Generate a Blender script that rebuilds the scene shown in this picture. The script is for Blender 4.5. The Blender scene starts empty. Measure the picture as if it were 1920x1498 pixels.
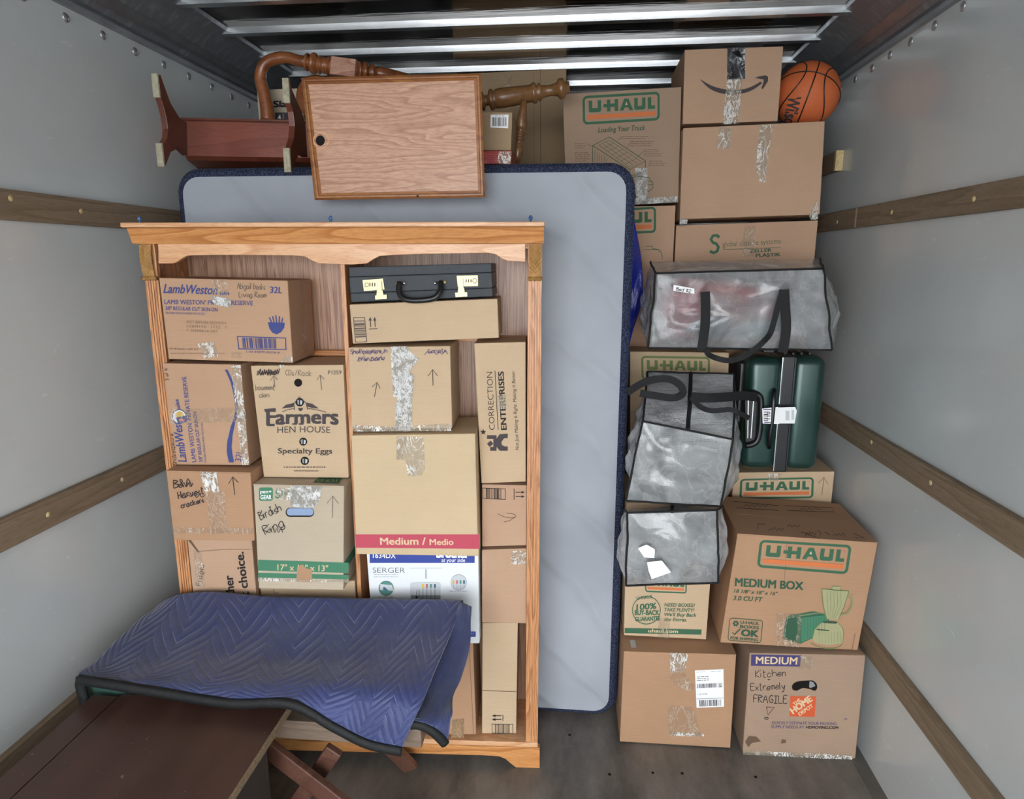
import bpy, bmesh, math, random
from mathutils import Vector, noise
from mathutils.geometry import tessellate_polygon
random.seed(7)
S = bpy.context.scene
COL = S.collection
# ------------------------------------------------------------------ camera, sky, exposure
F = 1230.0; PSI = math.radians(5.68); TH = math.radians(11.9); EYE = Vector((0, 0, 1.72))
FW = Vector((-math.sin(PSI)*math.cos(TH), math.cos(PSI)*math.cos(TH), -math.sin(TH)))
RT = Vector((math.cos(PSI), math.sin(PSI), 0)); UP = RT.cross(FW)
cam = bpy.data.objects.new('camera', bpy.data.cameras.new('camera')); COL.objects.link(cam)
from mathutils import Matrix
cam.matrix_world = Matrix(((RT.x, UP.x, -FW.x, EYE.x), (RT.y, UP.y, -FW.y, EYE.y), (RT.z, UP.z, -FW.z, EYE.z), (0, 0, 0, 1)))
cam.data.sensor_width = 36; cam.data.lens = F/1920*36; cam.data.clip_start = .02
S.camera = cam
S.view_settings.view_transform = 'Standard'; S.view_settings.look = 'None'
S.view_settings.gamma = 1; S.view_settings.use_curve_mapping = False
S.view_settings.exposure = 2.72
w = bpy.data.worlds.new('overcast_sky'); S.world = w; w.use_nodes = True
nt = w.node_tree; bg = nt.nodes['Background']
tc = nt.nodes.new('ShaderNodeTexCoord'); sp = nt.nodes.new('ShaderNodeSeparateXYZ'); cr = nt.nodes.new('ShaderNodeValToRGB')
nt.links.new(tc.outputs['Generated'], sp.inputs[0]); nt.links.new(sp.outputs['Z'], cr.inputs[0]); nt.links.new(cr.outputs[0], bg.inputs['Color'])
cr.color_ramp.elements[0].position = 0; cr.color_ramp.elements[0].color = (.94, .97, 1, 1)
cr.color_ramp.elements[1].position = .7; cr.color_ramp.elements[1].color = (.86, .93, 1, 1)
bg.inputs['Strength'].default_value = 1.5
S.cycles.max_bounces = 10; S.cycles.diffuse_bounces = 6; S.cycles.glossy_bounces = 5; S.cycles.transparent_max_bounces = 12
S.cycles.use_denoising = True

# ------------------------------------------------------------------ geometry helpers
def ray(px, py): return RT*(px-960) + UP*(749-py) + FW*F
class Plane:                       # upright surface in the load; yaw turns it about z, lean tips it back
    def __init__(s, p0, yaw=0, lean=0):
        a = math.radians(yaw); l = math.radians(lean); s.p = Vector(p0)
        s.n = Vector((math.sin(a)*math.cos(l), -math.cos(a)*math.cos(l), math.sin(l)))
        s.back = Vector((-math.sin(a), math.cos(a), 0)); s.side = Vector((math.cos(a), math.sin(a), 0))
    def at(s, px, py, off=0):
        d = ray(px, py); q = s.p + s.n*off
        return EYE + d*((q-EYE).dot(s.n)/d.dot(s.n))
def PY(Y, yaw=0, lean=0, X=0): return Plane((X, Y, 0), yaw, lean)
def atY(px, py, Y): d = ray(px, py); return EYE + d*(Y/d.y)
def atX(px, py, X): d = ray(px, py); return EYE + d*(X/d.x)
def atZ(px, py, Z): d = ray(px, py); return EYE + d*((Z-EYE.z)/d.z)

def link(name, me, mat=None, parent=None, smooth=False):
    o = bpy.data.objects.new(name, me); COL.objects.link(o)
    if mat is not None:
        for m in (mat if isinstance(mat, (list, tuple)) else [mat]): me.materials.append(m)
    if smooth:
        for p in me.polygons: p.use_smooth = True
    if parent is not None:
        o.parent = parent; o.matrix_parent_inverse = parent.matrix_world.inverted()
    return o
def rebase(o):                     # origin to the base centre of a top-level mesh
    v = [x.co for x in o.data.vertices]
    c = Vector(((min(p.x for p in v)+max(p.x for p in v))/2, (min(p.y for p in v)+max(p.y for p in v))/2, min(p.z for p in v)))
    for x in o.data.vertices: x.co = x.co - c
    o.location = c; o.matrix_world = Matrix.Translation(c)
    return o
def tag(o, label=None, cat=None, group=None, kind=None):
    if label: o['label'] = label
    if cat: o['category'] = cat
    if group: o['group'] = group
    if kind: o['kind'] = kind
    return o
def empty(name, loc, label, cat, group=None):
    o = bpy.data.objects.new(name, None); COL.objects.link(o); o.location = loc; o.matrix_world = Matrix.Translation(Vector(loc))
    o.empty_display_size = .05
    return tag(o, label, cat, group)
class MB:
    def __init__(s): s.v = []; s.f = []; s.m = []
    def add(s, vs, fs, m=0):
        b = len(s.v); s.v += [tuple(v) for v in vs]; s.f += [tuple(b+i for i in f) for f in fs]; s.m += [m]*len(fs); return s
    def hexa(s, a, b, m=0):        # a: 4 pts, b: 4 pts behind them, same order
        return s.add(list(a)+list(b), [(0, 1, 2, 3), (7, 6, 5, 4), (0, 4, 5, 1), (1, 5, 6, 2), (2, 6, 7, 3), (3, 7, 4, 0)], m)
    def box(s, x0, x1, y0, y1, z0, z1, m=0):
        return s.hexa([(x0, y0, z0), (x1, y0, z0), (x1, y0, z1), (x0, y0, z1)], [(x0, y1, z0), (x1, y1, z0), (x1, y1, z1), (x0, y1, z1)], m)
    def bar(s, p, q, a, b, m=0, ref=Vector((0, 0, 1))):     # rectangular bar p->q, a wide, b thick
        p = Vector(p); q = Vector(q); d = (q-p).normalized()
        u = d.cross(ref).normalized()*a/2; v = u.cross(d).normalized()*b/2
        return s.hexa([p-u-v, p+u-v, p+u+v, p-u+v], [q-u-v, q+u-v, q+u+v, q-u+v], m)
    def prism(s, pts, off, m=0):   # polygon (any plane) extruded by vector off
        n = len(pts); pts = [Vector(p) for p in pts]; off = Vector(off)
        tri = tessellate_polygon([pts]); fs = [tuple(t) for t in tri] + [tuple(n+i for i in reversed(t)) for t in tri]
        fs += [(i, (i+1) % n, n+(i+1) % n, n+i) for i in range(n)]
        return s.add(pts + [p+off for p in pts], fs, m)
    def tube(s, pts, rads, n=12, m=0, cap=True):
        pts = [Vector(p) for p in pts]
        if not isinstance(rads, (list, tuple)): rads = [rads]*len(pts)
        ring = []; ref = None; vs = []
        for i, p in enumerate(pts):
            d = (pts[min(i+1, len(pts)-1)] - pts[max(i-1, 0)]).normalized()
            if ref is None: ref = d.orthogonal().normalized()
            ref = (ref - d*ref.dot(d)).normalized(); b = d.cross(ref)
            for k in range(n):
                a = 2*math.pi*k/n; vs.append(p + (ref*math.cos(a) + b*math.sin(a))*rads[i])
        fs = []
        for i in range(len(pts)-1):
            for k in range(n):
                fs.append((i*n+k, i*n+(k+1) % n, (i+1)*n+(k+1) % n, (i+1)*n+k))
        if cap: fs += [tuple(reversed(range(n))), tuple((len(pts)-1)*n+k for k in range(n))]
        return s.add(vs, fs, m)
    def lathe(s, p, q, prof, n=20, m=0):     # prof: (t 0..1, r) along p->q
        p = Vector(p); q = Vector(q)
        return s.tube([p.lerp(q, t) for t, r in prof], [r for t, r in prof], n, m)
    def build(s, name, mat, parent=None, smooth=False, bevel=0, fix=True):
        me = bpy.data.meshes.new(name); me.from_pydata(s.v, [], s.f); me.update()
        bm = bmesh.new(); bm.from_mesh(me)
        for f, mi in zip(bm.faces, s.m): f.material_index = mi
        if fix: bmesh.ops.recalc_face_normals(bm, faces=bm.faces)
        if bevel:
            es = [e for e in bm.edges if len(e.link_faces) == 2 and e.calc_face_angle(0) > .6]
            bmesh.ops.bevel(bm, geom=es, offset=bevel, segments=2, affect='EDGES', profile=.6)
        bm.to_mesh(me); bm.free()
        o = link(name, me, mat, parent, smooth)
        if parent is None: rebase(o)
        return o

# ------------------------------------------------------------------ materials
def lin(c):
    if isinstance(c, str): c = tuple(int(c[i:i+2], 16) for i in (0, 2, 4))
    return tuple((x/255/12.92 if x/255 <= .04045 else ((x/255+.055)/1.055)**2.4) for x in c) + (1,)
class M:
    def __init__(s, name, col='808080', rough=.6, metal=0, spec=.5, **kw):
        s.m = bpy.data.materials.new(name); s.m.use_nodes = True; s.t = s.m.node_tree
        s.b = s.t.nodes['Principled BSDF']; s.b.inputs['Base Color'].default_value = lin(col)
        s.b.inputs['Roughness'].default_value = rough; s.b.inputs['Metallic'].default_value = metal
        s.b.inputs['Specular IOR Level'].default_value = spec
        for k, v in kw.items(): s.b.inputs[k.replace('_', ' ')].default_value = v
        s.tcn = None
    def N(s, typ, **kw):
        n = s.t.nodes.new('ShaderNode'+typ)
        for k, v in kw.items(): setattr(n, k, v)
        return n
    def L(s, a, b): s.t.links.new(a, b)
    def co(s, scale=(1, 1, 1), rot=(0, 0, 0), which='Object'):
        if s.tcn is None: s.tcn = s.N('TexCoord')
        mp = s.N('Mapping'); mp.inputs['Scale'].default_value = scale; mp.inputs['Rotation'].default_value = rot
        s.L(s.tcn.outputs[which], mp.inputs[0]); return mp.outputs[0]
    def noise(s, vec, scale=5, detail=4, rough=.5, dist=0):
        n = s.N('TexNoise'); n.inputs['Scale'].default_value = scale; n.inputs['Detail'].default_value = detail
        n.inputs['Roughness'].default_value = rough; n.inputs['Distortion'].default_value = dist
        s.L(vec, n.inputs['Vector']); return n.outputs['Fac']
    def ramp(s, fac, stops):
        r = s.N('ValToRGB'); e = r.color_ramp.elements
        while len(e) < len(stops): e.new(.5)
        for x, (p, c) in zip(e, stops): x.position = p; x.color = lin(c) if isinstance(c, (str, tuple)) and not (isinstance(c, tuple) and len(c) == 4) else ((c, c, c, 1) if not isinstance(c, tuple) else c)
        s.L(fac, r.inputs[0]); return r.outputs[0]
    def mix(s, fac, a, b, mode='MIX'):
        n = s.N('MixRGB', blend_type=mode)
        for i, x in ((0, fac), (1, a), (2, b)):
            if isinstance(x, (int, float)): n.inputs[i].default_value = x if i == 0 else (x, x, x, 1)
            elif isinstance(x, (str, tuple)): n.inputs[i].default_value = lin(x)
            else: s.L(x, n.inputs[i])
        return n.outputs[0]
    def math(s, op, a, b=0, c=0):
        n = s.N('Math', operation=op)
        for i, x in enumerate((a, b, c)):
            if isinstance(x, (int, float)): n.inputs[i].default_value = x
            else: s.L(x, n.inputs[i])
        return n.outputs[0]
    def color(s, out): s.L(out, s.b.inputs['Base Color']); return s
    def set(s, k, out): s.L(out, s.b.inputs[k]); return s
    def bump(s, h, strength=.3, dist=.01):
        n = s.N('Bump'); n.inputs['Strength'].default_value = strength; n.inputs['Distance'].default_value = dist
        s.L(h, n.inputs['Height']); s.L(n.outputs[0], s.b.inputs['Normal']); return s

def cardboard(name, col, k=.06, flute=(1, 1, 120)):
    m = M(name, col, .82, spec=.25)
    big = m.noise(m.co(), 5, 4, .6); fib = m.noise(m.co((1, 1, 2)), 160, 3, .7)
    f = m.mix(.35, m.ramp(big, [(.3, 1-k*2.4), (.7, 1+k)]), m.ramp(fib, [(.3, 1-k*1.5), (.7, 1+k)]))
    c = m.mix(1, lin(col), f, 'MULTIPLY') if False else None
    n = m.N('MixRGB', blend_type='MULTIPLY'); n.inputs[0].default_value = 1; n.inputs[1].default_value = lin(col)
    m.L(m.mix(.5, m.ramp(big, [(.3, 1-k*2.2), (.7, 1.0)]), m.ramp(fib, [(.3, 1-k*1.6), (.75, 1.0)])), n.inputs[2])
    m.color(n.outputs[0])
    wv = m.N('TexWave', wave_type='BANDS', bands_direction='Z'); m.L(m.co((1, 1, 1)), wv.inputs[0]); wv.inputs['Scale'].default_value = 45; wv.inputs['Distortion'].default_value = .4
    m.bump(m.mix(.75, wv.outputs['Fac'], m.noise(m.co(), 9, 4, .6)), .12, .01)
    return m.m
CB = dict(tan=cardboard('cardboard_tan', 'C9AF90'), light=cardboard('cardboard_light', 'CFB795'), pink=cardboard('cardboard_rosy', 'BF9D82'),
          brown=cardboard('cardboard_brown', 'B58E6F'), dull=cardboard('cardboard_dull', 'A98F79'), grey=cardboard('cardboard_greyish', 'BFB09A'),
          dark=cardboard('cardboard_dark', 'A58D70'), lw=cardboard('cardboard_warm', 'BC987B'))
def ink(name, col, rough=.7): return M(name, col, rough, spec=.2).m
I = dict(green=ink('ink_green', '41684F'), dgreen=ink('ink_dark_green', '395A46'), orange=ink('ink_orange', 'D5794A'), black=ink('ink_black', '2E2B2C'),
         navy=ink('ink_navy', '444D82'), red=ink('ink_red', 'BC5060'), tan=ink('ink_tan', 'D8C09A'), purple=ink('ink_purple', '4A4370'),
         pen=ink('marker_black', '3A3333'), thin=ink('pen_grey', '655A52'), brown=ink('ink_brown', '6E5648'), white=ink('ink_white', 'F2F3F4', .4),
         blue=ink('ink_blue', '3F4E98', .4), band=ink('band_green', '4A7F63'), grey=ink('ink_grey', '8E9093'), lgrey=ink('ink_light_grey', 'C4C9CC'),
         yellow=ink('ink_yellow', 'D8B64A'), rose=ink('ink_rose', 'C46A78'), teal=ink('ink_teal', '5C8E86'), slate=ink('ink_slate', '4A6C80'),
         stain=ink('stain_dark', '6B5644'), hole=ink('hole_dark', '17120F'), olive=ink('ink_olive', '6F7F4E'), lgreen=ink('ink_pale_green', '8E9A6C'),
         sage=ink('ink_sage', 'A5A47C'), steel=ink('smoke_blue', '8DA0BE'), dor=ink('ink_brick', 'CF5C38'), dk=ink('ink_dark_grey', '4B4446'))
def tape_mat(name, base, hi, a0, cover, rough=.15, sc=26):    # wrinkled film: pale glints painted into the colour along creases, see-through between
    m = M(name, base, rough, spec=.9); st = m.co((1, 1, .5), (0, .35, 0))
    n = m.noise(st, sc, 5, .68, 2.4); r = m.math('ABSOLUTE', m.math('SUBTRACT', n, .5)); n2 = m.noise(m.co(), sc*.6, 2, .5, .4)
    w_ = m.math('MULTIPLY', m.ramp(n2, [(.38, .05), (.62, 1.0)]), cover)
    k = m.math('LESS_THAN', r, w_)
    m.color(m.mix(k, base, hi)); m.set('Alpha', m.math('MULTIPLY_ADD', k, .92-a0, a0)); m.bump(n, .7, .02)
    return m.m
T = dict(clear=tape_mat('packing_tape_clear', 'BCA88A', 'EAE4DA', .18, .012), white=tape_mat('packing_tape_shiny', 'C8BAA4', 'F4F2EE', .40, .045),
         foil=tape_mat('crinkled_tape', 'C4BDB2', 'FAFAF8', .75, .085, .2, 60), black=tape_mat('dark_tape', '20242C', 'D8DCE0', .97, .03, .1, 24), brown=tape_mat('brown_tape', 'AE8C66', 'D8C4A4', .6, .008))

def wood(name, c1, c2, c3, sc=(1, 1, 12), ring=9, rough=.42, dist=.0, pore=True, coat=.2):
    m = M(name, c1, rough, Coat_Weight=coat, Coat_Roughness=.25)
    base = m.noise(m.co(sc), 1.1, 2, .45, dist)
    r = m.math('FRACT', m.math('MULTIPLY', base, ring))
    r = m.ramp(r, [(0, 0.0), (.55, .35), (.88, 1.0), (1, 0.0)])
    col = m.mix(r, c1, c2)
    fine = m.noise(m.co(tuple(x*1.0 for x in sc)), 26, 4, .6)
    col = m.mix(m.ramp(fine, [(.45, 0.0), (.75, .65)]), col, c3)
    m.color(col); m.bump(fine, .1, .004)
    return m.m
W = dict(oakH=wood('oak_horizontal_grain', 'D6985C', 'B26F35', 'A9672F', (1.2, 5, 11), 9), oakV=wood('oak_vertical_grain', 'D69C6B', 'AC6F42', '8E5832', (16, 6, 1.0), 12),
         panel=wood('oak_back_panel', 'C29C80', '8A6049', '664433', (38, 4, .7), 9), frieze=wood('oak_pale', 'E3B48A', 'CF9668', 'B97F52', (1.2, 5, 12), 7),
         top=wood('oak_pinkish_top', 'CFA387', 'AE7F66', '8D624C', (1.3, 4, 9.5), 16, .5), edge=wood('oak_brown_edge', 'A8703F', '8A5530', '6B3E22', (2, 5, 9), 6),
         cherryH=wood('cherry_red_board', '8A4B3A', '783C2E', '6A3226', (1.2, 4, 9), 5, .35), cherry=wood('dark_cherry', '6F3A28', '5A2C1E', '4A2216', (6, 2, 2), 4, .35),
         chair=wood('honey_brown_turned_wood', '9A5E38', '7C4526', '5F321B', (2, 3, 3), 5, .3), chairB=wood('walnut_brown_turned_wood', '87603C', '6B4828', '4F341C', (2, 3, 3), 5, .3),
         block=wood('raw_oak_block', 'C79A82', 'A87560', '8A5A45', (2, 5, 12), 8, .55), slat=wood('weathered_slat', '8F7C66', '7B6852', '655241', (3, 1.0, 16), 5, .8, coat=0),
         lam=wood('brown_laminate', '5C3A32', '533028', '49291F', (3, .8, 3), 4, .38), plank=wood('grey_brown_plank', '7C6A5C', '6B594B', '584739', (1.0, 4, 14), 6, .6),
         leg=wood('brown_leg', '6E4B3E', '5E3D31', '4A2F25', (4, 2, 4), 4, .4), rawend=wood('raw_wood_end', 'D2BC8E', 'BFA878', 'A8915F', (9, 9, 9), 6, .8, coat=0))
def simple(name, col, rough=.5, metal=0, k=.08, sc=8, bump=.1, **kw):
    m = M(name, col, rough, metal, **kw); n = m.noise(m.co(), sc, 4, .6)
    x = m.N('MixRGB', blend_type='MULTIPLY'); x.inputs[0].default_value = 1; x.inputs[1].default_value = lin(col)
    m.L(m.ramp(n, [(.3, 1-k*2), (.7, 1.0)]), x.inputs[2]); m.color(x.outputs[0])
    if bump: m.bump(m.noise(m.co(), sc*6, 3, .6), bump, .004)
    return m

# walls: glossy fibreglass-lined ply
wl = M('fibreglass_wall', 'B4BABC', .2, spec=.5, Coat_Weight=.25, Coat_Roughness=.1)
n1 = wl.noise(wl.co((1, 1, 1)), 2.2, 5, .6); n2 = wl.noise(wl.co((1, 1, 9)), 30, 3, .7); n3 = wl.noise(wl.co((1, .25, 1), (.6, 0, 0)), 46, 2, .5, 1.5)
c = wl.mix(wl.ramp(n1, [(.35, 0.0), (.7, 1.0)]), 'C6CBCB', 'CED3D3'); c = wl.mix(wl.ramp(n3, [(.70, 0.0), (.76, .5)]), c, 'E2E5E6')
wl.color(c); wl.set('Roughness', wl.ramp(n1, [(.3, .10), (.7, .22)])); wl.bump(wl.mix(.5, n2, wl.noise(wl.co(), 7, 3, .5)), .10, .006)
MAT_WALL = wl.m
ce = M('brushed_roof_sheet', '9A9692', .10, 1); ce.bump(ce.noise(ce.co((.6, 6, 1)), 9, 3, .5), .10, .01)
ce.color(ce.mix(ce.ramp(ce.noise(ce.co(), 3, 3), [(.4, 0.0), (.6, 1.0)]), '7E7672', '938C88')); MAT_ROOF = ce.m
MAT_RIB = simple('galvanised_rib', 'DDE2E6', .22, .9, .05, 6, .03).m
ra = M('grey_cove_metal', '5E6266', .4, .25); rn = ra.noise(ra.co((1, 3, 1)), 14, 5, .7)
ra.color(ra.mix(ra.ramp(rn, [(.5, 0.0), (.72, .7)]), '74787D', 'A4ABB1')); ra.set('Roughness', ra.ramp(rn, [(.4, .28), (.7, .55)])); MAT_COVE = ra.m
MAT_COVEL = simple('light_cove_lip', 'A3A8AC', .35, .7, .12, 12).m
fl = M('worn_truck_floor', '66605A', .55); fn = fl.noise(fl.co((1, .35, 1)), 7, 6, .65); f2 = fl.noise(fl.co(), 60, 3, .7)
fl.color(fl.mix(fl.ramp(fn, [(.35, 0.0), (.65, 1.0)]), '56524D', '827B73')); fl.set('Roughness', fl.ramp(f2, [(.3, .35), (.7, .7)])); fl.bump(fl.mix(.5, fn, f2), .25, .004); MAT_FLOOR = fl.m
MAT_KICK = simple('kick_plate', '77736C', .45, .4, .1, 10).m
MAT_RIVET = simple('rivet_metal', 'C2C6C8', .3, .8, .02, 5, 0).m
MAT_GROUND = simple('concrete_apron', '8E8C88', .9, 0, .06, 2, .1).m
BLK = simple('black_webbing', '0F0F11', .75, 0, .1, 60, .4).m
BLKP = simple('black_plastic', '17181A', .35, 0, .05, 20, 0).m
GOLD = simple('brass_lock', 'C4B98C', .4, .6, .03, 20, 0).m
CHROME = simple('chrome', 'E6E8EA', .12, 1, .02, 5, 0).m

# ------------------------------------------------------------------ printing, handwriting and tape on a face
class Print:
    def __init__(s, pl): s.pl = pl; s.v = []; s.f = []; s.mi = []; s.mats = []; s.k = 0; s.fn = None
    def frame(s, quad=None, w=1, h=1):      # local w x h frame (y down) laid on a skewed quad
        if quad is None: s.fn = None; return s
        a, b, c, d = [Vector(q) for q in quad]
        def fn(x, y):
            u = x/w; v = y/h; p = a*(1-u)*(1-v) + b*u*(1-v) + c*u*v + d*(1-u)*v; return p.x, p.y
        s.fn = fn; return s
    def _m(s, m):
        m = I.get(m) or T.get(m) if isinstance(m, str) else m
        if m not in s.mats: s.mats.append(m)
        return s.mats.index(m)
    def raw(s, pts, faces, m, lift=0):
        s.k += 1; off = .0009 + .00004*min(s.k, 40) + lift; b = len(s.v); mi = s._m(m)
        for p in pts:
            q = s.fn(*p) if s.fn else p
            s.v.append(s.pl.at(q[0], q[1], off))
        for f in faces: s.f.append([b+i for i in f]); s.mi.append(mi)
        return s
    def poly(s, pts, m, lift=0):
        t = tessellate_polygon([[Vector((p[0], p[1], 0)) for p in pts]])
        return s.raw(pts, [tuple(x) for x in t], m, lift)
    def rect(s, x0, y0, x1, y1, m): return s.poly([(x0, y0), (x1, y0), (x1, y1), (x0, y1)], m)
    def ring(s, outer, inner, m):
        n = len(outer); return s.raw(list(outer)+list(inner), [(i, (i+1) % n, n+(i+1) % n, n+i) for i in range(n)], m)
    def rrect(s, x0, y0, x1, y1, r, t, m):  # rounded outline (t thick) or filled (t None)
        def pts(g):
            o = []
            for cx, cy, a0 in ((x1-r, y0+r, -90), (x1-r, y1-r, 0), (x0+r, y1-r, 90), (x0+r, y0+r, 180)):
                for k in range(6):
                    a = math.radians(a0+18*k); rr = max(r-g, .01); o.append((cx+rr*math.cos(a), cy+rr*math.sin(a)))
            return o
        return s.poly(pts(0), m) if t is None else s.ring(pts(0), pts(t), m)
    def circ(s, cx, cy, r, m, t=None, ry=None, n=28):
        ry = ry or r; o = [(cx+r*math.cos(2*math.pi*k/n), cy+ry*math.sin(2*math.pi*k/n)) for k in range(n)]
        if t is None: return s.poly(o, m)
        return s.ring(o, [(cx+(r-t)*math.cos(2*math.pi*k/n), cy+(ry-t)*math.sin(2*math.pi*k/n)) for k in range(n)], m)
    def line(s, pts, wd, m):
        vs = []; fs = []
        pts = [Vector(p) for p in pts]
        for i, p in enumerate(pts):
            d = pts[min(i+1, len(pts)-1)] - pts[max(i-1, 0)]
            if d.length < 1e-6: d = Vector((1, 0))
            d.normalize(); n = Vector((-d.y, d.x))*wd/2; vs += [tuple(p+n), tuple(p-n)]
        for i in range(len(pts)-1): fs.append((2*i, 2*i+1, 2*i+3, 2*i+2))
        return s.raw(vs, fs, m)
    def text(s, t, p0, p1, h, m, bold=0, shear=0, arc=0, grow=None):
        cu = bpy.data.curves.new('t', 'FONT'); cu.body = t; cu.size = 1; cu.resolution_u = 3; cu.offset = min(bold, 0); cu.shear = shear
        o = bpy.data.objects.new('t', cu); COL.objects.link(o); bpy.context.view_layer.update()
        dg = bpy.context.evaluated_depsgraph_get(); me = bpy.data.meshes.new_from_object(o.evaluated_get(dg))
        vs = [v.co.copy() for v in me.vertices]; fs = [tuple(p.vertices) for p in me.polygons]
        bpy.data.objects.remove(o); bpy.data.curves.remove(cu); bpy.data.meshes.remove(me)
        if not vs: return s
        xa = min(v.x for v in vs); xb = max(v.x for v in vs); CAP = .70
        p0 = Vector(p0); p1 = Vector(p1); d = p1-p0; L = d.length; d /= L; up = Vector((d.y, -d.x))
        bb = max(0, bold)*1.05; sh = [(0, 0)] if bb <= 0 else [(-bb, -bb*.5), (bb, -bb*.5), (-bb, bb*.5), (bb, bb*.5)]
        for dx, dy in sh:
            out = []
            for v in vs:
                u = (v.x+dx-xa+bb)/(xb-xa+2*bb); g = 1 if grow is None else grow(u)
                q = p0 + d*(u*L) + up*((v.y+dy)/CAP*h*g + arc*4*u*(1-u)); out.append((q.x, q.y))
            s.raw(out, fs, m); s.k -= .8
        return s
    def bars(s, x0, y0, x1, y1, n, m, vertical=True, seed=1):
        r = random.Random(seed); L = (x1-x0) if vertical else (y1-y0); p = 0; ws = [r.choice((1, 1, 2, 3)) for _ in range(n*2)]; tot = sum(ws); a = 0
        for i, wd in enumerate(ws):
            b = a + L*wd/tot
            if i % 2 == 0: s.rect(x0+a, y0, x0+b, y1, m) if vertical else s.rect(x0, y0+a, x1, y0+b, m)
            a = b
        return s
    def lines(s, x0, y0, x1, n, gap, m, wd=1.0, seed=3):    # rows of tiny unreadable small print
        r = random.Random(seed)
        for i in range(n):
            x = x0; y = y0+i*gap; xe = x1 - r.random()*(x1-x0)*.25
            while x < xe:
                l = (2+r.random()*6); s.rect(x, y, min(x+l, xe), y+wd, m); x += l+1.5
        return s
    def write(s, t, p0, p1, h, m, wd=1.1, seed=1):
        r = random.Random(seed); p0 = Vector(p0); p1 = Vector(p1); d = p1-p0; L = d.length; d /= L; up = Vector((d.y, -d.x))
        adv = [GL.get(ch, ('', 4))[1]+1.2 for ch in t]; tot = sum(adv); x = 0
        for ch, a in zip(t, adv):
            dy = (r.random()-.5)*.5; st = GL.get(ch, ('', 4))[0]
            for stroke in st.split(';'):
                q = [(int(k[0]), int(k[1])) for k in stroke.split()]
                if len(q) < 2: continue
                q = smooth2([(a_+(r.random()-.5)*.25, b_+(r.random()-.5)*.25) for a_, b_ in q])
                s.line([tuple(p0 + d*((x+u)/tot*L) + up*((v-2+dy)/7*h)) for u, v in q], wd, m)
            x += a
        return s
    def scribble(s, x0, y0, x1, y1, n, m, wd=1, seed=2):
        r = random.Random(seed); pts = []
        for i in range(n): pts.append((x0+(x1-x0)*(i/(n-1)), (y0 if i % 2 else y1)+(r.random()-.5)*(y1-y0)*.5))
        return s.line(smooth2(pts), wd, m)
    def arrow(s, x0, y0, x1, y1, hd, m='thin', wd=1.1):
        p = Vector((x0, y0)); q = Vector((x1, y1)); d = (q-p).normalized(); n = Vector((-d.y, d.x))
        s.line([p, q], wd, m); s.line([q-d*hd+n*hd*.75, q, q-d*hd-n*hd*.75], wd, m); return s
    def build(s, name, parent, label=None):
        if not s.v: return
        me = bpy.data.meshes.new(name); me.from_pydata([tuple(v) for v in s.v], [], s.f); me.update()
        for p, i in zip(me.polygons, s.mi): p.material_index = i
        n = s.pl.n
        o = link(name, me, s.mats, parent)
        if label: o['label'] = label
        return o
def smooth2(q):
    if len(q) < 3: return q
    o = []
    for i in range(len(q)-1):
        a, b, c, d = q[max(i-1, 0)], q[i], q[i+1], q[min(i+2, len(q)-1)]
        for k in range(3):
            t = k/3; o.append(tuple(.5*((2*b[j]) + (c[j]-a[j])*t + (2*a[j]-5*b[j]+4*c[j]-d[j])*t*t + (3*b[j]-a[j]-3*c[j]+d[j])*t**3) for j in (0, 1)))
    return o + [q[-1]]
GL = {  # pen strokes on a small grid: baseline 2, x-height 6, cap 9
 'a': ('46 26 04 12 32 44;46 43 52', 5), 'b': ('09 02 12 33 45 26 05', 4), 'c': ('45 26 04 12 32 43', 4), 'd': ('46 26 04 12 32 44;49 42', 4), 'e': ('04 44 36 15 03 22 43', 4),
 'f': ('38 29 17 12;06 36', 3), 'g': ('46 26 04 12 32 44;46 41 20 01', 4), 'h': ('09 02;04 26 45 42', 4), 'i': ('06 02;08 09', 1), 'k': ('09 02;46 04 42', 4), 'l': ('09 02', 1),
 'm': ('06 02;05 26 22;25 46 42', 4), 'n': ('06 02;05 26 35 32', 3), 'o': ('26 04 12 32 44 35 26', 4), 'p': ('06 00;05 26 44 32 02', 4), 'r': ('06 02;04 16 36', 3), 's': ('36 15 04 33 22 02', 3),
 't': ('19 12 32;07 37', 3), 'u': ('06 03 22 43 46;46 42', 4), 'v': ('06 22 46', 4), 'w': ('06 12 25 32 46', 4), 'x': ('06 42;46 02', 4), 'y': ('06 23 46;46 20 00', 4),
 'A': ('02 29 52;15 45', 5), 'B': ('09 02;09 48 37 06;06 45 43 02', 4), 'C': ('48 29 05 22 43', 4), 'D': ('09 02 33 46 38 09', 4), 'E': ('49 09 02 42;06 36', 4), 'F': ('49 09 02;06 36', 4),
 'G': ('48 29 05 22 43 45 25', 4), 'H': ('09 02;49 42;05 46', 4), 'I': ('09 49;29 22;02 42', 4), 'K': ('09 02;49 05 42', 4), 'L': ('09 02 42', 4), 'R': ('02 09 48 37 06 42', 4),
 'S': ('48 29 07 35 43 22 03', 4), '#': ('12 19;32 39;04 44;07 47', 4), '4': ('49 42;39 05 55', 5), '3': ('08 39 26 44 22 03', 4), '2': ('08 29 47 02 42', 4), '/': ('12 49', 5), '+': ('25 21;03 43', 4), '&': ('42 18 29 37 03 12 44', 5), '!': ('29 04 28', 3), ' ': ('', 3)}
GL = {k: (v[0], v[1]) for k, v in GL.items()}

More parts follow.
